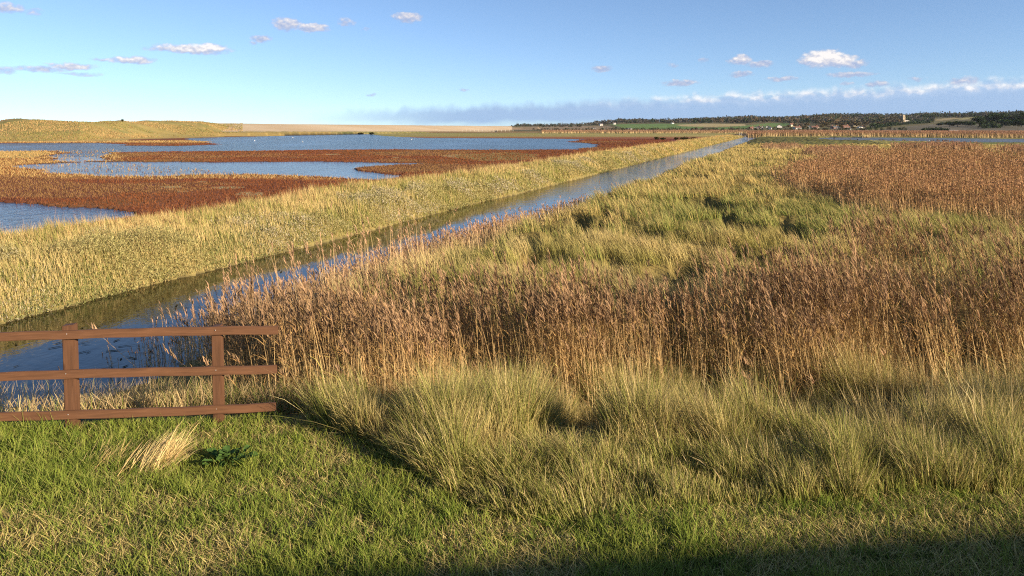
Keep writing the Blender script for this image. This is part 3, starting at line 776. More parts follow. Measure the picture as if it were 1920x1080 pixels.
k = vary(np.ones(3), n2_, .16)
B.add(ground(xx, yy), L * np.where(top, 1.35, 1), np.maximum(.006, rr2 * PXW * .42), WIND + rng.normal(0, .9, n2_), np.abs(rng.normal(.08, .11, n2_)), rng.uniform(.05, .6, n2_), lerp(base, OLIVE, .20) * k, lerp(base, BUFF, .12) * k, 2)
tag(B.build('bank_grass'), 'long straw and green grass along the top of the far channel bank', 'grass', kind='stuff')
m = (u > -.25) & (u < 4.6) & (rng.uniform(0, 1, n) < scr)
x, y, r, s, u, cl = keep(m, x, y, r, s, u, cl); n = len(x)
hump = fbm(x * .55, y * .55, 279, 3)
for rep in range(3):
    hgt = (.10 + .62 * sst(hump, .3, .7)) * (.5 + .5 * sst(u, -.3, .9)) * rng.uniform(0, 1, n) ** .55
    p = ground(x + rng.normal(0, .12, n), y + rng.normal(0, .12, n)); p[:, 2] = np.maximum(p[:, 2], .0) + hgt
    pale = sst(fbm(x * .28, y * .28, 281 , 3) + .25 * (hgt - .3), .42, .60)[:, None]
    pale = pale * (rng.uniform(0, 1, (n, 1)) < .55)
    low = sst(-hgt, -.25, -.05)[:, None] * (rng.uniform(0, 1, (n, 1)) < .6)
    base = lerp(lerp(C(.40, .33, .14), C(.24, .22, .08), rng.uniform(0, 1, (n, 1))), C(.43, .36, .24), pale)
    base = lerp(base, C(.17, .185, .06), low * .85)
    S.add(p, rng.uniform(.04, .11, n), np.maximum(rng.uniform(.012, .03, n), r * PXW * .55), rng.uniform(0, 6.28, n), rng.uniform(.2, 1.5, n), rng.uniform(0, .8, n), base, base * 1.1, 2, 3)
tag(S.build('bank_scrub'), 'pale fluffy seed-headed scrub hugging the face of the far channel bank', 'scrub', kind='stuff')

# ---- low plants of the salt marsh, and tufts that fray the pool margins
B = Blades()
x, y, r = scatter(330000, 24, 300, -40, 12, .4)
s, u, q = chan(x, y); px, py = proj(x, y, 0.0)
zz = zterr(x, y)
cl = fbm(x * .5, y * .5, 291, 3)
wetm = inpoly(px + (cl - .5) * 40, py + (cl - .5) * 6, [(20,284),(215,280),(225,305),(420,322),(480,333),(300,338),(60,330),(10,312)])
m = (u > 5.5) & (((zz > 0.02) & (rng.uniform(0, 1, len(x)) < .8)) | (wetm & (zz < 0) & (rng.uniform(0, 1, len(x)) < .10))) & (py > 262)
x, y, r, px, py, cl, zz, wetm = keep(m, x, y, r, px, py, cl, zz, wetm); n = len(x); print('marsh', n)
pk = rng.uniform(0, 1, n)
tan_ = inpoly(px, py, [(-90,281),(60,281),(96,288),(60,297),(-90,299)]) | ((pk < .5) & inpoly(px, py + (cl - .5) * 6, [(-90,299),(90,297),(110,303),(60,309),(25,313),(60,322),(200,333),(700,340),(480,327),(200,337),(-90,330)]))
tan_ |= (py < 268) & (px < 400)
tan_ |= wetm & (pk < .6)
base = np.where(tan_[:, None], C(.40, .26, .10), lerp(lerp(C(.155, .050, .022), C(.215, .080, .032), cl[:, None] * 1.3), C(.26, .17, .07), sst(fbm(x * .06, y * .12, 293, 3), .52, .66)[:, None] * .6))
L = np.where(tan_, rng.uniform(.12, .36, n), rng.uniform(.07, .19, n))
p = ground(x + rng.normal(0, .12, n) * (1 + r / 60), y + rng.normal(0, .2, n) * (1 + r / 60)); p[:, 2] = np.maximum(p[:, 2], -.02)
k = vary(np.ones(3), n, .2)
B.add(p, L, np.maximum(.02, r * PXW * .55), rng.uniform(0, 6.28, n), rng.uniform(.1, .7, n), rng.uniform(0, .6, n), base * k, base * k * 1.1, 2)
tag(B.build('saltmarsh_plants'), 'low rust-red glasswort and seablite covering the salt marsh round the pools', 'marsh plants', kind='stuff')

# ---- marram on the dunes
B = Blades()
x, y, r = scatter(190000, 215, 720, -48, -14, .6)
px, py = proj(x, y, 0.0); zz = zterr(x, y)
m = (zz > .30) & (px < 455) & (y < np.interp(px, FX, FD) * 1.40) & (fbm(x * .05, y * .05, 311, 4) > .40)
x, y, r = keep(m, x, y, r); n = len(x); print('dune', n)
t = fbm(x * .03, y * .03, 313, 3)[:, None]
base = lerp(C(.42, .29, .12)[None], C(.25, .22, .075)[None], sst(t, .40, .62)); base = lerp(base, C(.36, .22, .10)[None], (rng.uniform(0, 1, (n, 1)) < .25) * 1.0)
k = vary(np.ones(3), n, .18)
B.add(ground(x, y), rng.uniform(.25, .65, n), r * PXW * .55, rng.uniform(0, 6.28, n), rng.uniform(0, .5, n), rng.uniform(0, .6, n), base * k, base * k, 2)
tag(B.build('dune_grass'), 'gold and olive marram grass over the low dunes at the left horizon', 'grass', kind='stuff')

# ---- stubble and bent straw at the water's edge behind the fence
B = Blades()
x, y, r = scatter(34000, 8.2, 13.0, -36, -9, 1.0)
s, u, q = chan(x, y)
px, py = proj(x, y, .5)
zz = zterr(x, y)
m = (y > 8.5) & (zz < 1.25) & (q > -.25 + .5 * (fbm(x, y, 301, 2) - .5)) & (x < -2.0) & (rng.uniform(0, 1, len(x)) < .25 + .75 * sst(x, -6.2, -4.2))
x, y, r, px = keep(m, x, y, r, px); n = len(x); print('stubble', n)
grn = (rng.uniform(0, 1, n) < .12 + .25 * sst(px, 250, 420))[:, None]
base = np.where(grn, lerp(OLIVE, GREEN, .4), lerp(BUFF, TAN, rng.uniform(0, .8, (n, 1))))
k = vary(np.ones(3), n, .18)
B.add(ground(x, y), rng.uniform(.25, .62, n), np.maximum(.007, r * PXW * .5), np.where(rng.uniform(0, 1, n) < .5, 0.3, WIND) + rng.normal(0, .7, n), np.abs(rng.normal(.2, .28, n)), rng.uniform(0, .8, n), base * k * .9, base * k, 2)
tag(B.build('straw_stubble'), 'bleached bent straw at the water edge behind the fence', 'straw', kind='stuff')

# ---- bits of broken reed and weed afloat
B = Blades(); n = 260
x, y, _r = scatter(4000, 11, 40, -36, 2, 1.0); sx_, ux_, qx_ = chan(x, y)
m = (ux_ < -1.5) & (qx_ < -.3) & (y > 11); x, y, qx_ = keep(m, x, y, qx_); x, y, qx_ = x[:n], y[:n], qx_[:n]; n = len(x)
fl = np.stack([x, y, np.full(n, .012)], 1)
B.add(fl, rng.uniform(.10, .45, n), rng.uniform(.02, .06, n), rng.normal(1.2, .7, n), 1.56, 0.0, C(.05, .045, .02), C(.09, .075, .03), 2, 3, rng.normal(2.8, .7, n))
tag(B.build('floating_weed'), 'dark scraps of weed and broken reed floating on the near channel', 'weed', kind='stuff')

# ================================================================== things
import bmesh
def empty(name, loc, label, cat, group=None, rz=0.0):
    o = bpy.data.objects.new(name, None); COL.objects.link(o); o.location = loc; o.rotation_euler = (0, 0, rz)
    o.empty_display_size = .2
    return tag(o, label, cat, group)
def bm_mesh(name, bm, smooth=False):
    me = bpy.data.meshes.new(name); bm.to_mesh(me); bm.free()
    if smooth:
        for p in me.polygons: p.use_smooth = True
    return me
def box(bm, c, d, bevel=0.0, rot=None, seg=1):
    r = bmesh.ops.create_cube(bm, size=1.0); vs = r['verts']
    for v in vs: v.co = Vector((v.co.x * d[0], v.co.y * d[1], v.co.z * d[2]))
    if bevel:
        es = list({e for v in vs for e in v.link_edges})
        b = bmesh.ops.bevel(bm, geom=es, offset=bevel, segments=seg, affect='EDGES')
        vs = list({v for f in b['faces'] for v in f.verts} | {v for v in vs if v.is_valid})
    for v in vs:
        if rot is not None: v.co = rot @ v.co
        v.co += Vector(c)
    return vs
def simple(name, rgb, rough=.8, nscale=3.0, namt=.3, bump=.0, spec=.3):
    m, T = newmat(name)
    p = T.n.new('ShaderNodeTexCoord').outputs['Object']
    n = T.noise(p, nscale, 5, .6)
    k = T.m('MULTIPLY_ADD', T.m('SUBTRACT', n, .5), namt * 2, 1.0)
    b = principled(T, Base_Color=T.mix(1.0, (*rgb, 1), T.comb(k, k, k), 'MULTIPLY'), Roughness=rough)
    b.inputs['Specular IOR Level'].default_value = spec
    if bump: T.l.new(bumpn(T, n, .6, bump), b.inputs['Normal'])
    out(T, b.outputs[0]); return m
# ---- stained timber with grain and knots
def timber(name, rgb, axis):
    m, T = newmat(name)
    p = T.n.new('ShaderNodeTexCoord').outputs['Object']
    st = {'x': (.9, 14, 14), 'z': (14, 14, .9)}[axis]
    g1 = T.noise(T.v('MULTIPLY', p, st), 3.0, 5, .62, .6)
    g2 = T.noise(p, 2.2, 3, .5)
    vo = T.n.new('ShaderNodeTexVoronoi'); T.l.new(T.v('MULTIPLY', p, {'x': (1.0, 5, 5), 'z': (5, 5, 1.0)}[axis]), vo.inputs['Vector']); vo.inputs['Scale'].default_value = 2.1
    knot = T.m('SUBTRACT', 1.0, T.ss(vo.outputs['Distance'], .05, .16))
    k = T.m('ADD', T.m('MULTIPLY_ADD', T.m('SUBTRACT', g1, .5), 1.3, 1.0), T.m('MULTIPLY', T.m('SUBTRACT', g2, .5), .5))
    c = T.mix(1.0, (*rgb, 1), T.comb(k, k, k), 'MULTIPLY')
    c = T.mix(T.m('MULTIPLY', knot, .6), c, (rgb[0] * .35, rgb[1] * .3, rgb[2] * .3, 1))
    b = principled(T, Base_Color=c, Roughness=.7); b.inputs['Specular IOR Level'].default_value = .25
    T.l.new(bumpn(T, g1, .5, .004), b.inputs['Normal'])
    out(T, b.outputs[0]); return m
M_RAIL = timber('stained_rail', (.122, .056, .027), 'x')
M_POST = timber('stained_post', (.102, .047, .023), 'z')
M_NAIL = simple('galvanised_nail', (.45, .43, .40), .45, 20, .1)

def zrow(py, dist):
    d = ray(960, py); return EYE[2] + d[2] / d[1] * dist
pl, pr_ = P(137, 806, 1.50), P(411, 794, 1.50)
pp = pr_ - pl; step = pp.copy()
ang_f = math.atan2(pp[1], pp[0])
fence = empty('wooden_fence', (pl[0], pl[1], 0), 'brown stained post-and-rail fence with three rails at the lawn edge beside the channel', 'fence')
posts_w = [pl - pp, pl, pr_]
def rel(w): return Vector((w[0] - pl[0], w[1] - pl[1], w[2]))
for i, w_ in enumerate(posts_w):
    bm = bmesh.new()
    top = zrow(608 if i == 1 else (609.5 if i == 2 else 608), w_[1])
    wd = (.105, .118, .100)[i]
    box(bm, (0, 0, (top - .9) / 2 + .0), (wd, .10, top - .9), .006, seg=2)
    for v in bm.verts:
        if v.co.z > 0: v.co.z += .006 * math.sin(v.co.x * 40)
    o = link('post', bm_mesh('post', bm), M_POST, fence)
    o.location = rel((w_[0], w_[1], .9 + (top - .9) * 0)) + Vector((0, 0, (0)))
    o.rotation_euler = (0, 0, ang_f + (0, .02, -.03)[i])
    for v in o.data.vertices: v.co.z += 0
rows = [(627, 621.5), (703, 694), (777, 766.5)]
ext = (525 - 411) / (411 - 137)
for ri, (ya, yb_) in enumerate(rows):
    a = np.array([pl[0], pl[1], zrow(ya, pl[1] - .07)]); b = np.array([pr_[0], pr_[1], zrow(yb_, pr_[1] - .07)])
    e0 = a - (b - a) * 1.22; e1 = b + (b - a) * (ext - .012 * ri + .02)
    L = np.linalg.norm(e1 - e0); bm = bmesh.new()
    box(bm, (0, 0, 0), (L, .038, .089), .006, seg=2)
    bmesh.ops.subdivide_edges(bm, edges=[e for e in bm.edges if e.calc_length() > L * .8], cuts=24, use_grid_fill=True)
    for v in bm.verts:
        t = v.co.x / L
        v.co.z += .008 * math.sin(t * 5 + ri * 2) + .003 * math.sin(t * 37 + ri); v.co.y += .006 * math.sin(t * 7 + ri)
    o = link('rail', bm_mesh('rail', bm), M_RAIL, fence)
    mid = (e0 + e1) / 2; nv = Vector((math.sin(ang_f), -math.cos(ang_f), 0))
    o.location = rel(mid) + nv * .073
    d = e1 - e0
    o.rotation_euler = (0, -math.asin(d[2] / L), math.atan2(d[1], d[0]))
    for w_ in (a, b):
        nb = bmesh.new(); bmesh.ops.create_uvsphere(nb, u_segments=8, v_segments=5, radius=.009)  if False else bmesh.ops.create_uvsphere(nb, u_segments=8, v_segments=5, radius=.0045)
        n_ = link('nail', bm_mesh('nail', nb), M_NAIL, o)
        q_ = (w_ - mid); xl = float(np.dot(q_, d / L)) + rng.uniform(-.015, .015)
        n_.location = (xl, -.022, .012 + .008 * math.sin(xl / L * 5 + ri * 2))

# ---- plants that stand alone on the lawn
c = P(296, 868, 1.52)
B = Blades(); n = 520
px_ = c[0] + rng.normal(0, .10, n) - rng.uniform(0, .10, n); py_ = c[1] + rng.normal(0, .12, n)
pp_ = np.stack([px_ - c[0], py_ - c[1], np.zeros(n)], 1)
k = vary(STRAW * 1.05, n, .16)
B.add(pp_, rng.uniform(.16, .44, n), rng.uniform(.006, .010, n), rng.normal(.35, .4, n), np.abs(rng.normal(.62, .22, n)), rng.uniform(.1, .7, n), k * .9, k * 1.1, 4)
o = B.build('grass_tussock'); o.location = (c[0], c[1], float(zterr(c[0:1], c[1:2])[0]) - .01)
tag(o, 'large pale straw grass tussock leaning right on the lawn below the fence', 'tussock')
c = P(190, 872, 1.52)
B = Blades(); n = 150
pp_ = np.stack([rng.normal(0, .16, n), rng.normal(0, .10, n), np.zeros(n)], 1); k = vary(lerp(STRAW, TAN, .4), n, .2)
B.add(pp_, rng.uniform(.14, .34, n), rng.uniform(.005, .008, n), rng.normal(.6, .35, n), np.abs(rng.normal(.65, .25, n)), rng.uniform(.1, .7, n), k * .9, k * 1.05, 4)
o = B.build('grass_tussock'); o.location = (c[0], c[1], float(zterr(c[0:1], c[1:2])[0]) - .01)
tag(o, 'thin sparse straw grass tuft lying low, left of the large tussock', 'tussock')
c = P(432, 872, 1.52)
def leaf_mesh(L, W, bend, seed):
    bm = bmesh.new(); rr_ = random.Random(seed); rows_ = []
    for i in range(7):
        t = i / 6; wdt = W * (math.sin(math.pi * min(1, t * .88 + .10)) ** .8) * (1 if i < 6 else .08)
        th = bend * t; xx_ = L * (math.sin(th) / bend if bend else t); zz_ = L * (1 - math.cos(th)) / bend * -1 + L * .55 * t
        rows_.append([bm.verts.new((xx_, s_ * wdt / 2 * (1 + .12 * rr_.uniform(-1, 1)), zz_ + abs(s_) * .018 * (1 + rr_.uniform(-.6, .6)))) for s_ in (-1, 0, 1)])
    for i in range(6):
        for j in range(2): bm.faces.new((rows_[i][j], rows_[i][j + 1], rows_[i + 1][j + 1], rows_[i + 1][j]))
    return bm_mesh('leaf', bm, True)
M_DOCK = simple('dock_leaf', (.05, .095, .018), .75, 9, .4, .002, .2)
dock = empty('dock_plant', (c[0], c[1], float(zterr(c[0:1], c[1:2])[0])), 'low dark green broad-leaved dock plant alone on the lawn', 'plant')
for i in range(48):
    o = link('leaf', leaf_mesh(rng.uniform(.06, .15), rng.uniform(.035, .075), rng.uniform(.7, 1.5), i), M_DOCK, dock)
    a = rng.uniform(0, 6.28); rd = rng.uniform(0, .13)
    o.location = (math.cos(a) * rd * 1.6 - .02, math.sin(a) * rd, .03 + rng.uniform(0, .09)); o.rotation_euler = (rng.uniform(-.4, .4), rng.uniform(-.5, .1), a + rng.uniform(-.6, .6))

# ---- the bird hide behind the viewpoint whose eave throws the shade along the bottom of the lawn
HZ = 6.6
kk = (HZ - 1.55) / math.tan(R(SUN_EL))
off = np.array([math.sin(R(SUN_AZ)), math.cos(R(SUN_AZ))]) * kk
ea = P(520, 1066, 1.55)[:2] + off; eb = P(1920, 986, 1.55)[:2] + off
ed = (eb - ea) / np.linalg.norm(eb - ea); ena = np.array([ed[1], -ed[0]])
mid = (ea + eb) / 2 + ena * 2.5; ar = math.atan2(ed[1], ed[0])
hide = empty('bird_hide', (mid[0], mid[1], -1.2), 'long timber bird hide with pitched eave behind the viewpoint', 'hide', rz=ar)
M_BOARD = timber('weathered_board', (.16, .11, .07), 'x')
bm = bmesh.new(); box(bm, (0, 0, (HZ + 1.0) / 2), (15.0, 4.4, HZ + .9)); link('wall', bm_mesh('wall', bm), M_BOARD, hide)
bm = bmesh.new(); box(bm, (0, 0, HZ + 1.2 - .06), (15.8, 5.0, .12), .02)
link('roof', bm_mesh('roof', bm), simple('felt_roof', (.10, .10, .09), .9), hide)

# ---- trees, bushes, woodland
def clumps(B, c, rx, ry, rz, n, size, cols, hollow=.55):
    """leaf clumps through a lumpy ellipsoid"""
    d = rng.normal(0, 1, (n, 3)); d /= np.linalg.norm(d, axis=1)[:, None]
    ph = rng.uniform(0, 6.28, 6)
    lump = 1 + .20 * np.sin(3 * np.arctan2(d[:, 1], d[:, 0]) + ph[0]) * np.cos(3 * d[:, 2] + ph[1]) + .14 * np.sin(7 * np.arctan2(d[:, 1], d[:, 0]) + ph[2] + 4 * d[:, 2])
    rad = (hollow + (1 - hollow) * rng.uniform(0, 1, n)) * lump
    p = np.asarray(c) + d * rad[:, None] * np.array([rx, ry, rz])
    cc = lerp(np.array(cols[0])[None], np.array(cols[1])[None], rng.uniform(0, 1, (n, 1)))
    B.add(p, size * rng.uniform(.6, 1.5, n), size * rng.uniform(.7, 1.4, n), rng.uniform(0, 6.28, n), rng.uniform(0, 1.5, n), rng.uniform(-.6, .8, n), cc, cc * 1.1, 2, 3)
def trunk_mesh(h, r0, limbs=5):
    bm = bmesh.new()
    def tube(a, b, ra, rb, k=6):
        a, b = Vector(a), Vector(b); d = (b - a).normalized(); u_ = d.orthogonal().normalized(); v_ = d.cross(u_)
        r1 = [bm.verts.new(a + (u_ * math.cos(t) + v_ * math.sin(t)) * ra) for t in [i * 2 * math.pi / k for i in range(k)]]
        r2 = [bm.verts.new(b + (u_ * math.cos(t) + v_ * math.sin(t)) * rb) for t in [i * 2 * math.pi / k for i in range(k)]]
        for i in range(k): bm.faces.new((r1[i], r1[(i + 1) % k], r2[(i + 1) % k], r2[i]))
    tube((0, 0, -.5), (0, 0, h * .45), r0, r0 * .7); tube((0, 0, h * .45), (.1 * r0, 0, h * .8), r0 * .7, r0 * .25)
    for i in range(limbs):
        a = i * 2.4; tube((0, 0, h * (.3 + .07 * i)), (math.cos(a) * h * .25, math.sin(a) * h * .25, h * (.55 + .06 * i)), r0 * .4, r0 * .12, 5)
    return bm_mesh('trunk', bm, True)
M_BARK = simple('bark', (.09, .07, .05), .9)
KINDS = {  # name: (height, spread, clump count, clump size, colours)
 'evergreen_tree': (13, 6.0, 900, 1.0, (C(.018, .030, .012), C(.045, .065, .022))),
 'autumn_tree': (10, 4.4, 520, .8, (C(.08, .062, .035), C(.14, .105, .05))),
 'bare_tree': (11, 4.6, 420, .7, (C(.075, .06, .045), C(.13, .10, .07))),
 'dark_bush': (2.2, 1.9, 420, .36, (C(.022, .030, .012), C(.06, .05, .02)))}
PROTO = {}
for nm, (h, sp, n, sz_, cols) in KINDS.items():
    vs = []
    for v in range(3):
        B = Blades()
        if nm == 'dark_bush': clumps(B, (0, 0, h * .42), sp, sp * .8, h * .5, n, sz_, cols, .3)
        else:
            for j in range(5): clumps(B, (rng.normal(0, sp * .35), rng.normal(0, sp * .35), h * rng.uniform(.42, .72)), sp * .62, sp * .62, h * .28, n // 5, sz_, cols, .45)
        cm = mesh_np('crown', np.concatenate(B.V), np.concatenate(B.F), np.concatenate(B.C)); cm.materials.append(M_LEAF)
        tm = trunk_mesh(h * .8, .28 if h > 4 else .05); tm.materials.append(M_BARK)
        vs.append((cm, tm))
    PROTO[nm] = vs
def tree(nm, loc, sx=1.0, sz_=1.0, label='', cat='tree', group=None):
    e = empty(nm, loc, label, cat, group, rng.uniform(0, 6.28)); e.scale = (sx, sx, sz_)
    cm, tm = PROTO[nm][rng.integers(3)]
    for part, me in (('crown', cm), ('trunk', tm)):
        o = bpy.data.objects.new(part, me); COL.objects.link(o); o.parent = e
    return e
def dep_of(p): return p[1] * CB - (p[2] - EYE[2]) * SB
def place_tree(nm, px, py, top, label, group=None, r0=400, wide=None, cat='tree', fixed=None):
    p = hit(px, py, r0) if fixed is None else fixed
    h = (py - top) / F * dep_of(p); H0, S0 = KINDS[nm][:2]
    sz_ = h / (H0 * (.98 if nm != 'dark_bush' else .92)); sx = sz_ if wide is None else wide / F * dep_of(p) / (2 * S0)
    return tree(nm, p, sx, sz_, label, cat, group)
G = 'dark evergreen trees of the copse on the right-hand slope'
copse = [(1780,238,228,22,'low evergreen tree at the left foot of the right-hand copse'), (1795,238,227,26,'second low evergreen tree from the left foot of the copse'), (1815,238,226,30,'squat evergreen tree below the small pale field beside the copse'),
 (1836,237.5,218,30,'mid-height evergreen tree sloping up to the big dome of the copse'), (1862,236,210.5,44,'largest domed evergreen tree of the right-hand copse'), (1880,236,213,36,'rounded evergreen tree leaning on the right of the largest dome'),
 (1848,239,226,34,'evergreen tree at the copse front below the largest dome'), (1885,239,224,40,'broad evergreen tree at the front middle of the copse'), (1905,236,213,30,'tall evergreen tree near the right picture edge on the slope'),
 (1921,237,211.5,34,'tall evergreen tree cut by the right picture edge'), (1915,240,222,40,'evergreen tree at the copse front by the right picture edge'), (1765,236.5,229.5,18,'smallest evergreen shrub-like tree leading into the copse')]
for px, py, tp, wd, lb in copse: place_tree('evergreen_tree', px, py, tp, lb, G, 900, wd)
GV = 'trees among the village houses'
place_tree('evergreen_tree', 1655, 229.5, 219, 'dark round evergreen tree above the bright white house, left of the church tower', GV, 900, 15)
for px, py, tp, wd, lb in [(1718, 229, 222.5, 12, 'dark evergreen tree just right of the church tower'), (1733, 226, 214, 20, 'tall dark evergreen tree on the skyline right of the church tower'), (1748, 226, 215.5, 16, 'dark skyline evergreen tree beyond the tall one right of the church'), (1716.5, 227.5, 217, 9, 'slim dark evergreen tree close to the right side of the church')]:
    place_tree('evergreen_tree', px, py, tp, lb, GV, 900, wd)
vt = [(1404,241.5,237),(1436,240.5,236.5),(1452,240.5,237),(1470,241,235.5),(1478,240,233),(1490,238.5,231),(1502,240,230),(1508,242,234),(1513,238,229),(1533,240,231),(1541,241.5,233),(1548,239,227),(1554,241,233),(1577,241,233),(1580,238,228),(1596,240,230),(1600,242.5,236),(1608,240,228),(1621,240.5,231),(1624,237,226),(1634,239,231),(1641,236,228),(1643,239.5,233),(1653,236.5,230),(1668,234,225),(1676,233,224),(1683,232,223)]
for i, (px, py, tp) in enumerate(vt):
    k = 'autumn_tree' if i % 3 else 'bare_tree'
    place_tree(k, px, py, tp, ('brown autumn tree' if i % 3 else 'grey bare tree') + ' among the distant village houses below the wooded ridge', GV + (' brown' if i % 3 else ' bare'), 850, (py - tp) * 1.25)
GB = 'dark bushes at the marsh edge by the far end of the channel'
for px, py, tp, wd, lb in [(1231,261.5,256.5,11,'dark bush standing farthest left by the far red marsh'),(1243,262,258,14,'low dark bush beside the leftmost one at the far marsh'),(1268,262,257.5,12,'dark bush at the left of the main dark thicket'),(1283,262.5,257,20,'widest dark bush in the middle of the thicket'),(1300,262,257.5,16,'dark bush at the right end of the thicket'),(1323,259.5,257.5,10,'small dark bush between the thicket and the channel'),
  (1408,256,248,10,'tall dark bush at the far end of the channel beside the hut'),(1418,256,249,12,'dark bush touching the left side of the pale hut'),(697,252.5,248,12,'black bush on the far shore of the big pool, right one'),(676,251.8,248.6,16,'black bush on the far shore of the big pool, left one')]:
    place_tree('dark_bush', px, py, tp, lb, GB, 200, wd, 'bush', fixed=P(px, py, 0.1))
place_tree('dark_bush', 229.5, 228.0, 223.2, 'small dark bush alone on the crest of the dunes', None, 200, 5, 'bush')
# woodland along the ridge: one far-off mass
B = Blades()
def wood(px0, px1, n, ylo, yhi, h, cols, skyline=False):
    for i in range(n):
        px = rng.uniform(px0, px1)
        yk = float(np.interp(px, SKX, SKYY))
        py = (yk + .4 + rng.uniform(0, 3.2)) if skyline else rng.uniform(ylo, yhi)
        az_ = ray(px, py); r_ = None
        g = np.clip((246.5 - py) / max(246.5 - yk, .01), 0, 1) ** (1 / .8)
        r_ = 850 + g * 1750
        d = az_ / np.hypot(az_[0], az_[1]); x_, y_ = d[0] * r_, d[1] * r_
        z_ = float(zterr(np.array([x_]), np.array([y_]))[0])
        hh_ = h * rng.uniform(.7, 1.3); cset = cols[rng.integers(len(cols))]
        clumps(B, (x_, y_, z_ + hh_ * .5), hh_ * .75, hh_ * .75, hh_ * .6, 26, hh_ * .32, cset, .3)
BR = (C(.048, .042, .030), C(.08, .066, .045)); DG = (C(.022, .035, .018), C(.045, .06, .028)); RU = (C(.09, .06, .032), C(.12, .085, .045)); GY = (C(.07, .065, .055), C(.11, .10, .08))
wood(1115, 1420, 420, 0, 0, 9, (BR, DG, BR, GY, GY), True)
wood(1300, 1420, 160, 226, 231.5, 9, (BR, DG, RU))
wood(1400, 1960, 760, 0, 0, 9, (BR, DG, DG, GY), True)
wood(1380, 1480, 160, 224, 230, 9, (BR, RU, GY))
wood(1470, 1560, 260, 221, 233, 8, (BR, GY, DG, RU))
wood(1540, 1690, 460, 219, 235, 8, (BR, DG, GY, RU))
wood(1690, 1750, 130, 219, 229, 8, (BR, DG, GY))
wood(965, 1120, 120, 0, 0, 6, (BR, DG, GY), True)
wood(960, 1090, 70, 236.5, 239, 5, (DG, BR))
wood(1000, 1700, 260, 243.3, 245.2, 2.6, (BR, DG))
tag(B.build('woodland', M_LEAF), 'distant dark woodland along the hills on the skyline', 'woodland', kind='stuff')
def hedge(label, pts, h):
    B = Blades(); P0 = hit(*pts[0], 850)
    for (xa, ya), (xb, yb2) in zip(pts[:-1], pts[1:]):
        for t in np.linspace(0, 1, max(3, int(abs(xb - xa) / 2))):
            p = hit(lerp(xa, xb, t), lerp(ya, yb2, t), 850)
            hh_ = h * rng.uniform(.7, 1.25); clumps(B, p - P0 + np.array([0, 0, hh_ * .45]), hh_ * 1.3, hh_ * .6, hh_ * .6, 40, hh_ * .35, DG, .3)
    o = B.build('hedge', M_LEAF); o.location = P0; tag(o, label, 'hedge', 'field hedges on the slope')
hedge('long dark hedge climbing along the upper edge of the darkened field', [(1638, 241), (1670, 237), (1700, 233.5), (1745, 230.8)], 5)
hedge('short low hedge at the foot of the darkened field', [(1730, 245.6), (1752, 245.2), (1776, 245.8)], 3)
hedge('dark hedge between the darkened field and the copse', [(1842, 241.5), (1858, 239.8), (1872, 240.5)], 5)

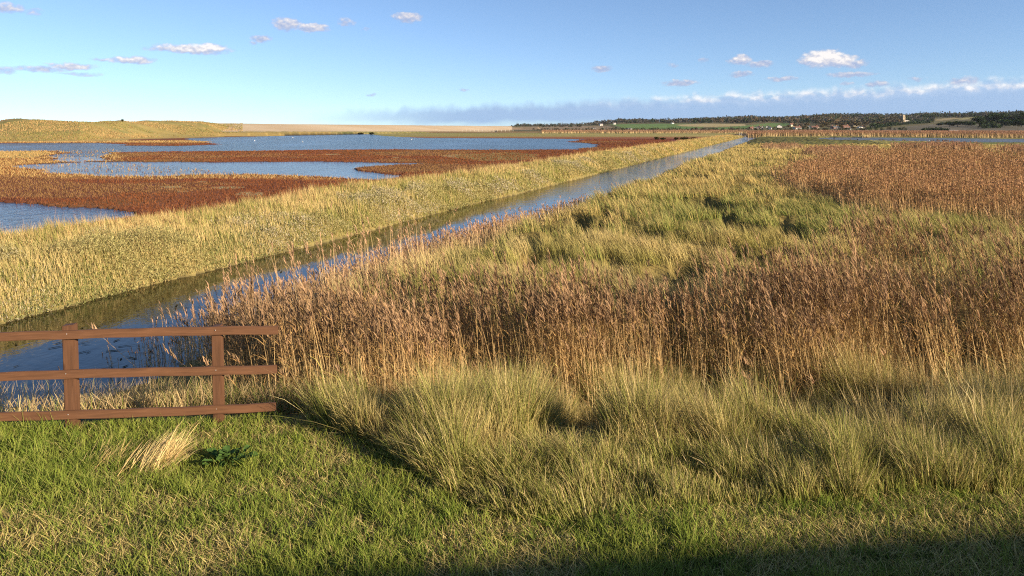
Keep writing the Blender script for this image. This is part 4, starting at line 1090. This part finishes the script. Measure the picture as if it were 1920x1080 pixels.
# ---- houses, farms, church
M_WHITE = simple('white_render', (.62, .57, .50), .8, .6, .12); M_CREAM = simple('cream_render', (.58, .47, .31), .8, .6, .12)
M_PINK = simple('pink_render', (.50, .34, .26), .8, .6, .12); M_BRICK = simple('red_brick_wall', (.27, .12, .075), .85, .8, .25); M_FLINT = simple('flint_wall', (.34, .31, .27), .85, .9, .25)
M_TILE = simple('pantile_roof', (.15, .075, .05), .8, .9, .25); M_SLATE = simple('slate_roof', (.085, .085, .09), .7, .9, .2); M_PANE = simple('window_glass', (.03, .035, .04), .15, 1, .1, 0, .5)
M_FRAME = simple('painted_frame', (.7, .68, .62), .5, 1, .05)
def house(px, py, wpx, wall, roof, label, rz, ratio=1.7, hpx=None, chimney=True, r0=860):
    p = hit(px, py, r0); mpp = dep_of(p) / F
    W = wpx * mpp; D = W * ratio if ratio < 1 else W / 1.0; Lx = W
    if ratio >= 1: D = W * .62
    H = (hpx or wpx * .36) * mpp; rh = H * .75
    e = empty('house', p, label, 'house', 'houses of the distant village', rz)
    bm = bmesh.new()
    # body with gables facing +-y' (short ends); ridge runs along local x
    x0, y0 = Lx / 2, D / 2
    v = [bm.verts.new(q) for q in [(-x0,-y0,-1),(x0,-y0,-1),(x0,y0,-1),(-x0,y0,-1),(-x0,-y0,H),(x0,-y0,H),(x0,y0,H),(-x0,y0,H),(-x0,0,H+rh),(x0,0,H+rh)]]
    for f in [(0,1,5,4),(2,3,7,6),(1,2,6,9,5),(3,0,4,8,7),(0,3,2,1),(4,5,9,8),(6,7,8,9)]: bm.faces.new([v[i] for i in f])
    link('wall', bm_mesh('wall', bm), wall, e)
    bm = bmesh.new(); t = .18; o_ = .35
    for sgn in (-1, 1):
        sl_ = rh / y0; ye = y0 + o_; ze = H - o_ * sl_
        a = [(-x0-o_, sgn*ye, ze+.02), (x0+o_, sgn*ye, ze+.02), (x0+o_, sgn*.004, H+rh+.02), (-x0-o_, sgn*.004, H+rh+.02)]
        lo = [bm.verts.new(q) for q in a]; hi_ = [bm.verts.new((q[0], q[1], q[2] + t)) for q in a]
        for f in [(0,1,2,3)]: bm.faces.new([lo[i] for i in f]); bm.faces.new([hi_[i] for i in f])
        for i in range(4): bm.faces.new((lo[i], lo[(i+1)%4], hi_[(i+1)%4], hi_[i]))
    bmesh.ops.recalc_face_normals(bm, faces=bm.faces)
    rf = link('roof', bm_mesh('roof', bm), roof, e)
    if chimney:
        bm = bmesh.new(); box(bm, (x0 * .7, 0, H + rh + .35), (.9, .7, 1.6)); box(bm, (x0 * .7, 0, H + rh + 1.25), (.6, .4, .4))
        link('chimney', bm_mesh('chimney', bm), M_BRICK, rf)
    nw = 2 if Lx < 9 else 3
    for sgn in (-1, 1):
        for i in range(nw):
            bm = bmesh.new(); box(bm, (0, 0, 0), (Lx / nw * .34, .10, H * .36)); wdw = link('window', bm_mesh('window', bm), M_FRAME, e)
            wdw.location = (-x0 + Lx * (i + .5) / nw, sgn * (y0 + .03), H * .58)
            bm = bmesh.new(); box(bm, (0, sgn * .05, 0), (Lx / nw * .27, .04, H * .28)); link('pane', bm_mesh('pane', bm), M_PANE, wdw)
    bm = bmesh.new(); box(bm, (0, -y0 - .03, H * .2), (1.0, .08, H * .4 + .4)); link('door', bm_mesh('door', bm), simple('door_paint', (.10, .13, .12), .5), e)
    return e
HS = [(1409,242.2,7,M_BRICK,M_TILE,'small red brick house at the far left end of the village',.3,2,None),
 (1417.5,241,6,M_WHITE,M_SLATE,'small white gabled house next to the leftmost brick one',1.2,.8,None),(1423.5,241.6,8,M_PINK,M_TILE,'pinkish house with tall roof in the left white cluster',1.1,.8,3.4),
 (1430,242,7,M_WHITE,M_SLATE,'white gabled house at the right of the left cluster',1.3,.8,3.4),(1439.5,240.6,8,M_WHITE,M_SLATE,'white gabled house alone between two dark roofs',1.2,.8,3),(1444,242.2,6,M_WHITE,M_SLATE,'lower white cottage touching the lone gabled house',1.0,.9,2.4),
 (1461,239.4,11,M_WHITE,M_SLATE,'broad pale gabled house above a dark hedge',1.35,.8,3),(1484,237,9,M_CREAM,M_TILE,'cream house highest on the slope at the village middle',.5,2,None),
 (1495,242.4,13,M_WHITE,M_TILE,'long low white house with a red tiled roof',.25,2,3),(1517.5,242,6,M_WHITE,M_SLATE,'narrow white house left of the orange-roofed one',1.2,.9,4),
 (1527,241.6,14,M_PINK,M_TILE,'wide house with sunlit orange tiled roof',.2,2,3),(1560,241.6,8,M_PINK,M_TILE,'pink rendered house at the left of the middle cluster',.9,2,3.4),
 (1565,241.8,9,M_BRICK,M_SLATE,'brick house with a dark slate roof in the middle cluster',.3,2,3),(1571.5,242.3,6,M_WHITE,M_SLATE,'white gable end in the middle cluster',1.2,.9,3.4),
 (1585,240.2,12,M_BRICK,M_TILE,'long red-brown brick house behind the middle cluster',.2,2,3),(1590,243.2,9,M_FLINT,M_SLATE,'bluish flint cottage lowest of the middle cluster',.2,2,2.2),
 (1603,237.4,11,M_CREAM,M_SLATE,'long beige house with a low dark roof',.15,2,2.4),(1614,240.2,11,M_WHITE,M_SLATE,'pale low bungalow below the long beige house',.2,2,2.0),
 (1629.5,233.6,6,M_CREAM,M_TILE,'small cream house high among the trees',.9,.9,2.6),(1636,238.4,5,M_WHITE,M_SLATE,'tall narrow white house near the edge of the darkened field',1.2,.9,3.6),
 (1647,234.6,8,M_PINK,M_TILE,'pinkish house with one white end above the hedge',.4,2,2.6),(1660,230.8,5.5,M_WHITE,M_SLATE,'bright white house under the round evergreen tree',1.1,.9,2.8),
 (1127,235.4,6,M_WHITE,M_SLATE,'white farmhouse farthest left on the green fields',.4,2,2.2),(1152,233.2,5,M_WHITE,M_SLATE,'white farmhouse at the top edge of the green field',.4,2,2.0),
 (1113,241.8,6,M_WHITE,M_SLATE,'low white barn on the plain below the farmhouses',.1,2,1.4),(1180,242.3,9,M_WHITE,M_SLATE,'long white shed at the near edge of the green field',.1,2,1.2),(1261,232.3,5,M_WHITE,M_SLATE,'tiny white house at the right end of the green field',.4,2,1.8),
 (1787,247.4,15,M_WHITE,M_FLINT,'long low white shed at the foot of the darkened slope',.05,2,1.4)]
for (px, py, wp, wl, rf, lb, rz, ra, hp) in HS: house(px, py, wp, wl, rf, lb, rz, ra, hp, chimney=not ('shed' in lb or 'barn' in lb), r0=(780 if px > 1780 else 860))
# church tower
p = hit(1691.5, 229.6, 860); mpp = dep_of(p) / F
W, H = 8.0 * mpp, 14.2 * mpp
ch = empty('church', p, 'tall pale stone church tower rising above the village trees', 'church', rz=.62)
M_STONE = simple('church_stone', (.36, .285, .19), .85, .25, .2); M_LEAD = simple('lead_roof', (.16, .16, .17), .6)
bm = bmesh.new(); box(bm, (0, 0, H * .46 - 1), (W * .78, W * .78, H * .92 + 2))
for sx_ in (-1, 1):
    for sy_ in (-1, 1):
        box(bm, (sx_ * W * .39, sy_ * W * .39, H * .38 - 1), (W * .16, W * .16, H * .76 + 2)); box(bm, (sx_ * W * .385, sy_ * W * .385, H * .84), (W * .11, W * .11, H * .20))
box(bm, (0, 0, H * .60), (W * .80, W * .80, H * .015))
tw = link('tower', bm_mesh('tower', bm), M_STONE, ch)
bm = bmesh.new()
for i in range(4):
    rt_ = Vector
    a = i * math.pi / 2
    for j in range(4):
        q = (-.75 + .5 * j) * W * .39; c_ = (math.cos(a) * W * .38 - math.sin(a) * q, math.sin(a) * W * .38 + math.cos(a) * q, H * .965)
        from mathutils import Matrix
        box(bm, c_, (W * .05, W * .10, H * .07), rot=Matrix.Rotation(a, 3, 'Z'))
link('parapet', bm_mesh('parapet', bm), M_STONE, ch)
for i in range(4):
    a = i * math.pi / 2; from mathutils import Matrix
    bm = bmesh.new(); box(bm, (W * .395, 0, H * .72), (.25, W * .20, H * .20))
    for v in bm.verts:
        v.co = Matrix.Rotation(a, 3, 'Z') @ v.co
    link('belfry_window', bm_mesh('belfry_window', bm), M_PANE, ch)
    bm = bmesh.new(); box(bm, (W * .395, 0, H * .30), (.25, W * .16, H * .24))
    for v in bm.verts: v.co = Matrix.Rotation(a, 3, 'Z') @ v.co
    link('window', bm_mesh('window', bm), M_PANE, ch)
bm = bmesh.new(); x0, y0, hz, rh = W * 1.1, W * .42, H * .22, H * .10
v = [bm.verts.new(q) for q in [(-x0,-y0,-2),(x0,-y0,-2),(x0,y0,-2),(-x0,y0,-2),(-x0,-y0,hz),(x0,-y0,hz),(x0,y0,hz),(-x0,y0,hz),(-x0,0,hz+rh),(x0,0,hz+rh)]]
for f in [(0,1,5,4),(2,3,7,6),(1,2,6,9,5),(3,0,4,8,7),(4,5,9,8),(6,7,8,9)]: bm.faces.new([v[i] for i in f])
nv_ = link('nave', bm_mesh('nave', bm), M_FLINT, ch); nv_.location = (W * 1.5, 0, 0)

# pale hut at the end of the channel, reed stack, sluice
p = P(1436.5, 255.8, .12); mpp = dep_of(p) / F
hut = empty('hut', p, 'small pale flat-roofed concrete hut on the bank at the far end of the channel', 'hut', rz=-.25)
bm = bmesh.new(); box(bm, (0, 0, 2.4 * mpp), (10.5 * mpp, 8 * mpp, 4.8 * mpp + .2)); link('wall', bm_mesh('wall', bm), simple('pale_concrete', (.50, .43, .31), .85, 1.5, .2), hut)
bm = bmesh.new(); box(bm, (0, 0, 4.9 * mpp + .15), (11.3 * mpp, 8.8 * mpp, .16), .02); link('roof', bm_mesh('roof', bm), simple('concrete_slab', (.42, .37, .28), .85), hut)
bm = bmesh.new(); box(bm, (-.2, -4 * mpp - .01, 3.2 * mpp), (3.2 * mpp, .06, .9 * mpp)); link('window', bm_mesh('window', bm), M_PANE, hut)
p = P(1623, 257.6, .1); mpp = dep_of(p) / F
B = Blades(); n = 700; xx = rng.uniform(-8, 8, n); hh_ = 5.2 * np.clip(1 - ((xx + 1.5) / 9.5) ** 4, .1, 1) * np.where(xx > 0, 1 - xx / 14, 1)
B.add(np.stack([xx * mpp, rng.normal(0, 1.4 * mpp, n), np.zeros(n)], 1), hh_ * mpp * rng.uniform(.75, 1.05, n), .16, rng.uniform(0, 6.28, n), rng.uniform(0, .25, n), .15, vary(BUFF, n, .1), vary(BUFF, n, .1), 2, 4)
o = B.build('reed_stack'); o.location = p; tag(o, 'pale mound of cut reeds on the far shore of the scrape', 'reed stack')
p = P(1391, 256.6, .05); mpp = dep_of(p) / F
slu = empty('sluice', p, 'low pale timber sluice with two upright posts closing the far end of the channel', 'sluice', rz=-.3)
M_SL = simple('pale_timber', (.50, .45, .38), .8, 4, .2)
bm = bmesh.new(); box(bm, (0, 0, .35), (15 * mpp, .5, .5)); link('beam', bm_mesh('beam', bm), M_SL, slu)
for k in (-4.2, -1.2):
    bm = bmesh.new(); box(bm, (0, 0, 1.1), (.22, .22, 2.6)); o = link('post', bm_mesh('post', bm), M_SL, slu); o.location = (k * mpp, .3, 0)
# wire fence on the shingle
fpx = np.linspace(868, 962, 14); base = [hit(a, 246.3, 420, 1500) for a in fpx]
wf = empty('wire_fence', base[0], 'distant line of grey posts and rails along the foot of the shingle', 'fence')
for b_ in base:
    bm = bmesh.new(); box(bm, (0, 0, .9), (.35, .35, 2.4)); o = link('post', bm_mesh('post', bm), M_SL, wf); o.location = Vector(b_ - base[0])
for b_, c_ in zip(base[:-1], base[1:]):
    bm = bmesh.new(); dv = Vector(c_ - b_); Lr = dv.length
    box(bm, (0, 0, 0), (Lr - .4, .12, .22)); o = link('rail', bm_mesh('rail', bm), simple('dark_rail', (.10, .08, .07)) if False else M_BARK, wf)
    o.location = Vector((b_ + c_) / 2 - base[0]) + Vector((0, 0, 1.2)); o.rotation_euler = dv.to_track_quat('X', 'Z').to_euler()

# ---- birds on the water
def bird_mesh(dark):
    bm = bmesh.new()
    def ell(c, r_, tilt=0):
        g = bmesh.ops.create_icosphere(bm, subdivisions=2, radius=1.0)['verts']
        for v in g:
            v.co = Vector((v.co.x * r_[0], v.co.y * r_[1], v.co.z * r_[2]))
            v.co = Matrix.Rotation(tilt, 3, 'Y') @ v.co + Vector(c)
    ell((0, 0, .09), (.30, .12, .13)); ell((-.26, 0, .15), (.16, .05, .04), .35)
    ell((.22, 0, .22), (.06, .055, .14), .35); ell((.28, 0, .34), (.085, .06, .062)); ell((.37, 0, .33), (.06, .018, .016), .1)
    return bm_mesh('bird', bm, True)
M_GULL = simple('white_plumage', (.75, .74, .72), .7); M_DUCK = simple('dark_plumage', (.055, .04, .032), .7)
gm = bird_mesh(0); gm.materials.append(M_GULL); dm = bird_mesh(1); dm.materials.append(M_DUCK)
def bird(me, px, py, label, cat, group, sc=1.3):
    p = P(px, py, 0.0); o = bpy.data.objects.new('gull' if cat == 'gull' else 'duck', me); COL.objects.link(o)
    o.location = (p[0], p[1], -.03); o.scale = (sc,) * 3; o.rotation_euler = (0, 0, rng.uniform(0, 6.28)); tag(o, label, cat, group)
for px, py, lb in [(477.5,264.5,'white gull floating on the far pool, leftmost of the gulls'),(549,258.7,'white gull farthest out on the big pool near its far shore'),(567,266.6,'white gull in the middle of the big blue pool'),(772,261.9,'white gull on the right half of the big pool'),(1742,264.6,'white gull among dark ducks on the right-hand scrape'),(1639.5,265,'white gull alone at the left of the scrape')]:
    bird(gm, px, py, lb, 'gull', 'white gulls on the water', 1.15)
for px, py in [(1564,259.5),(1594.5,262.3),(1608,262.8),(1650,263),(1657,263.4),(1675,263.2),(1693,264),(1697,263.8),(1746.5,264.4),(1751,264.2),(1756,264.6),(1760,263.6),(1769,264.5),(1775,264.2),(1785,264.8)]:
    bird(dm, px, py, 'dark duck resting on the shallow scrape in front of the far reeds', 'duck', 'dark ducks on the right-hand scrape', 1.6)

# ---- the air between here and the hills
bm = bmesh.new(); box(bm, (0, 1000, 60), (9000, 4200, 170))
m, T = newmat('haze_air')
v = T.n.new('ShaderNodeVolumePrincipled'); v.inputs['Color'].default_value = (.80, .88, 1.0, 1); v.inputs['Density'].default_value = .000022; v.inputs['Anisotropy'].default_value = .2
o_ = T.n.new('ShaderNodeOutputMaterial'); T.l.new(v.outputs[0], o_.inputs['Volume'])
o = link('haze', bm_mesh('haze', bm), m); o['kind'] = 'stuff'; o['label'] = 'thin pale haze in the air over the whole marsh'
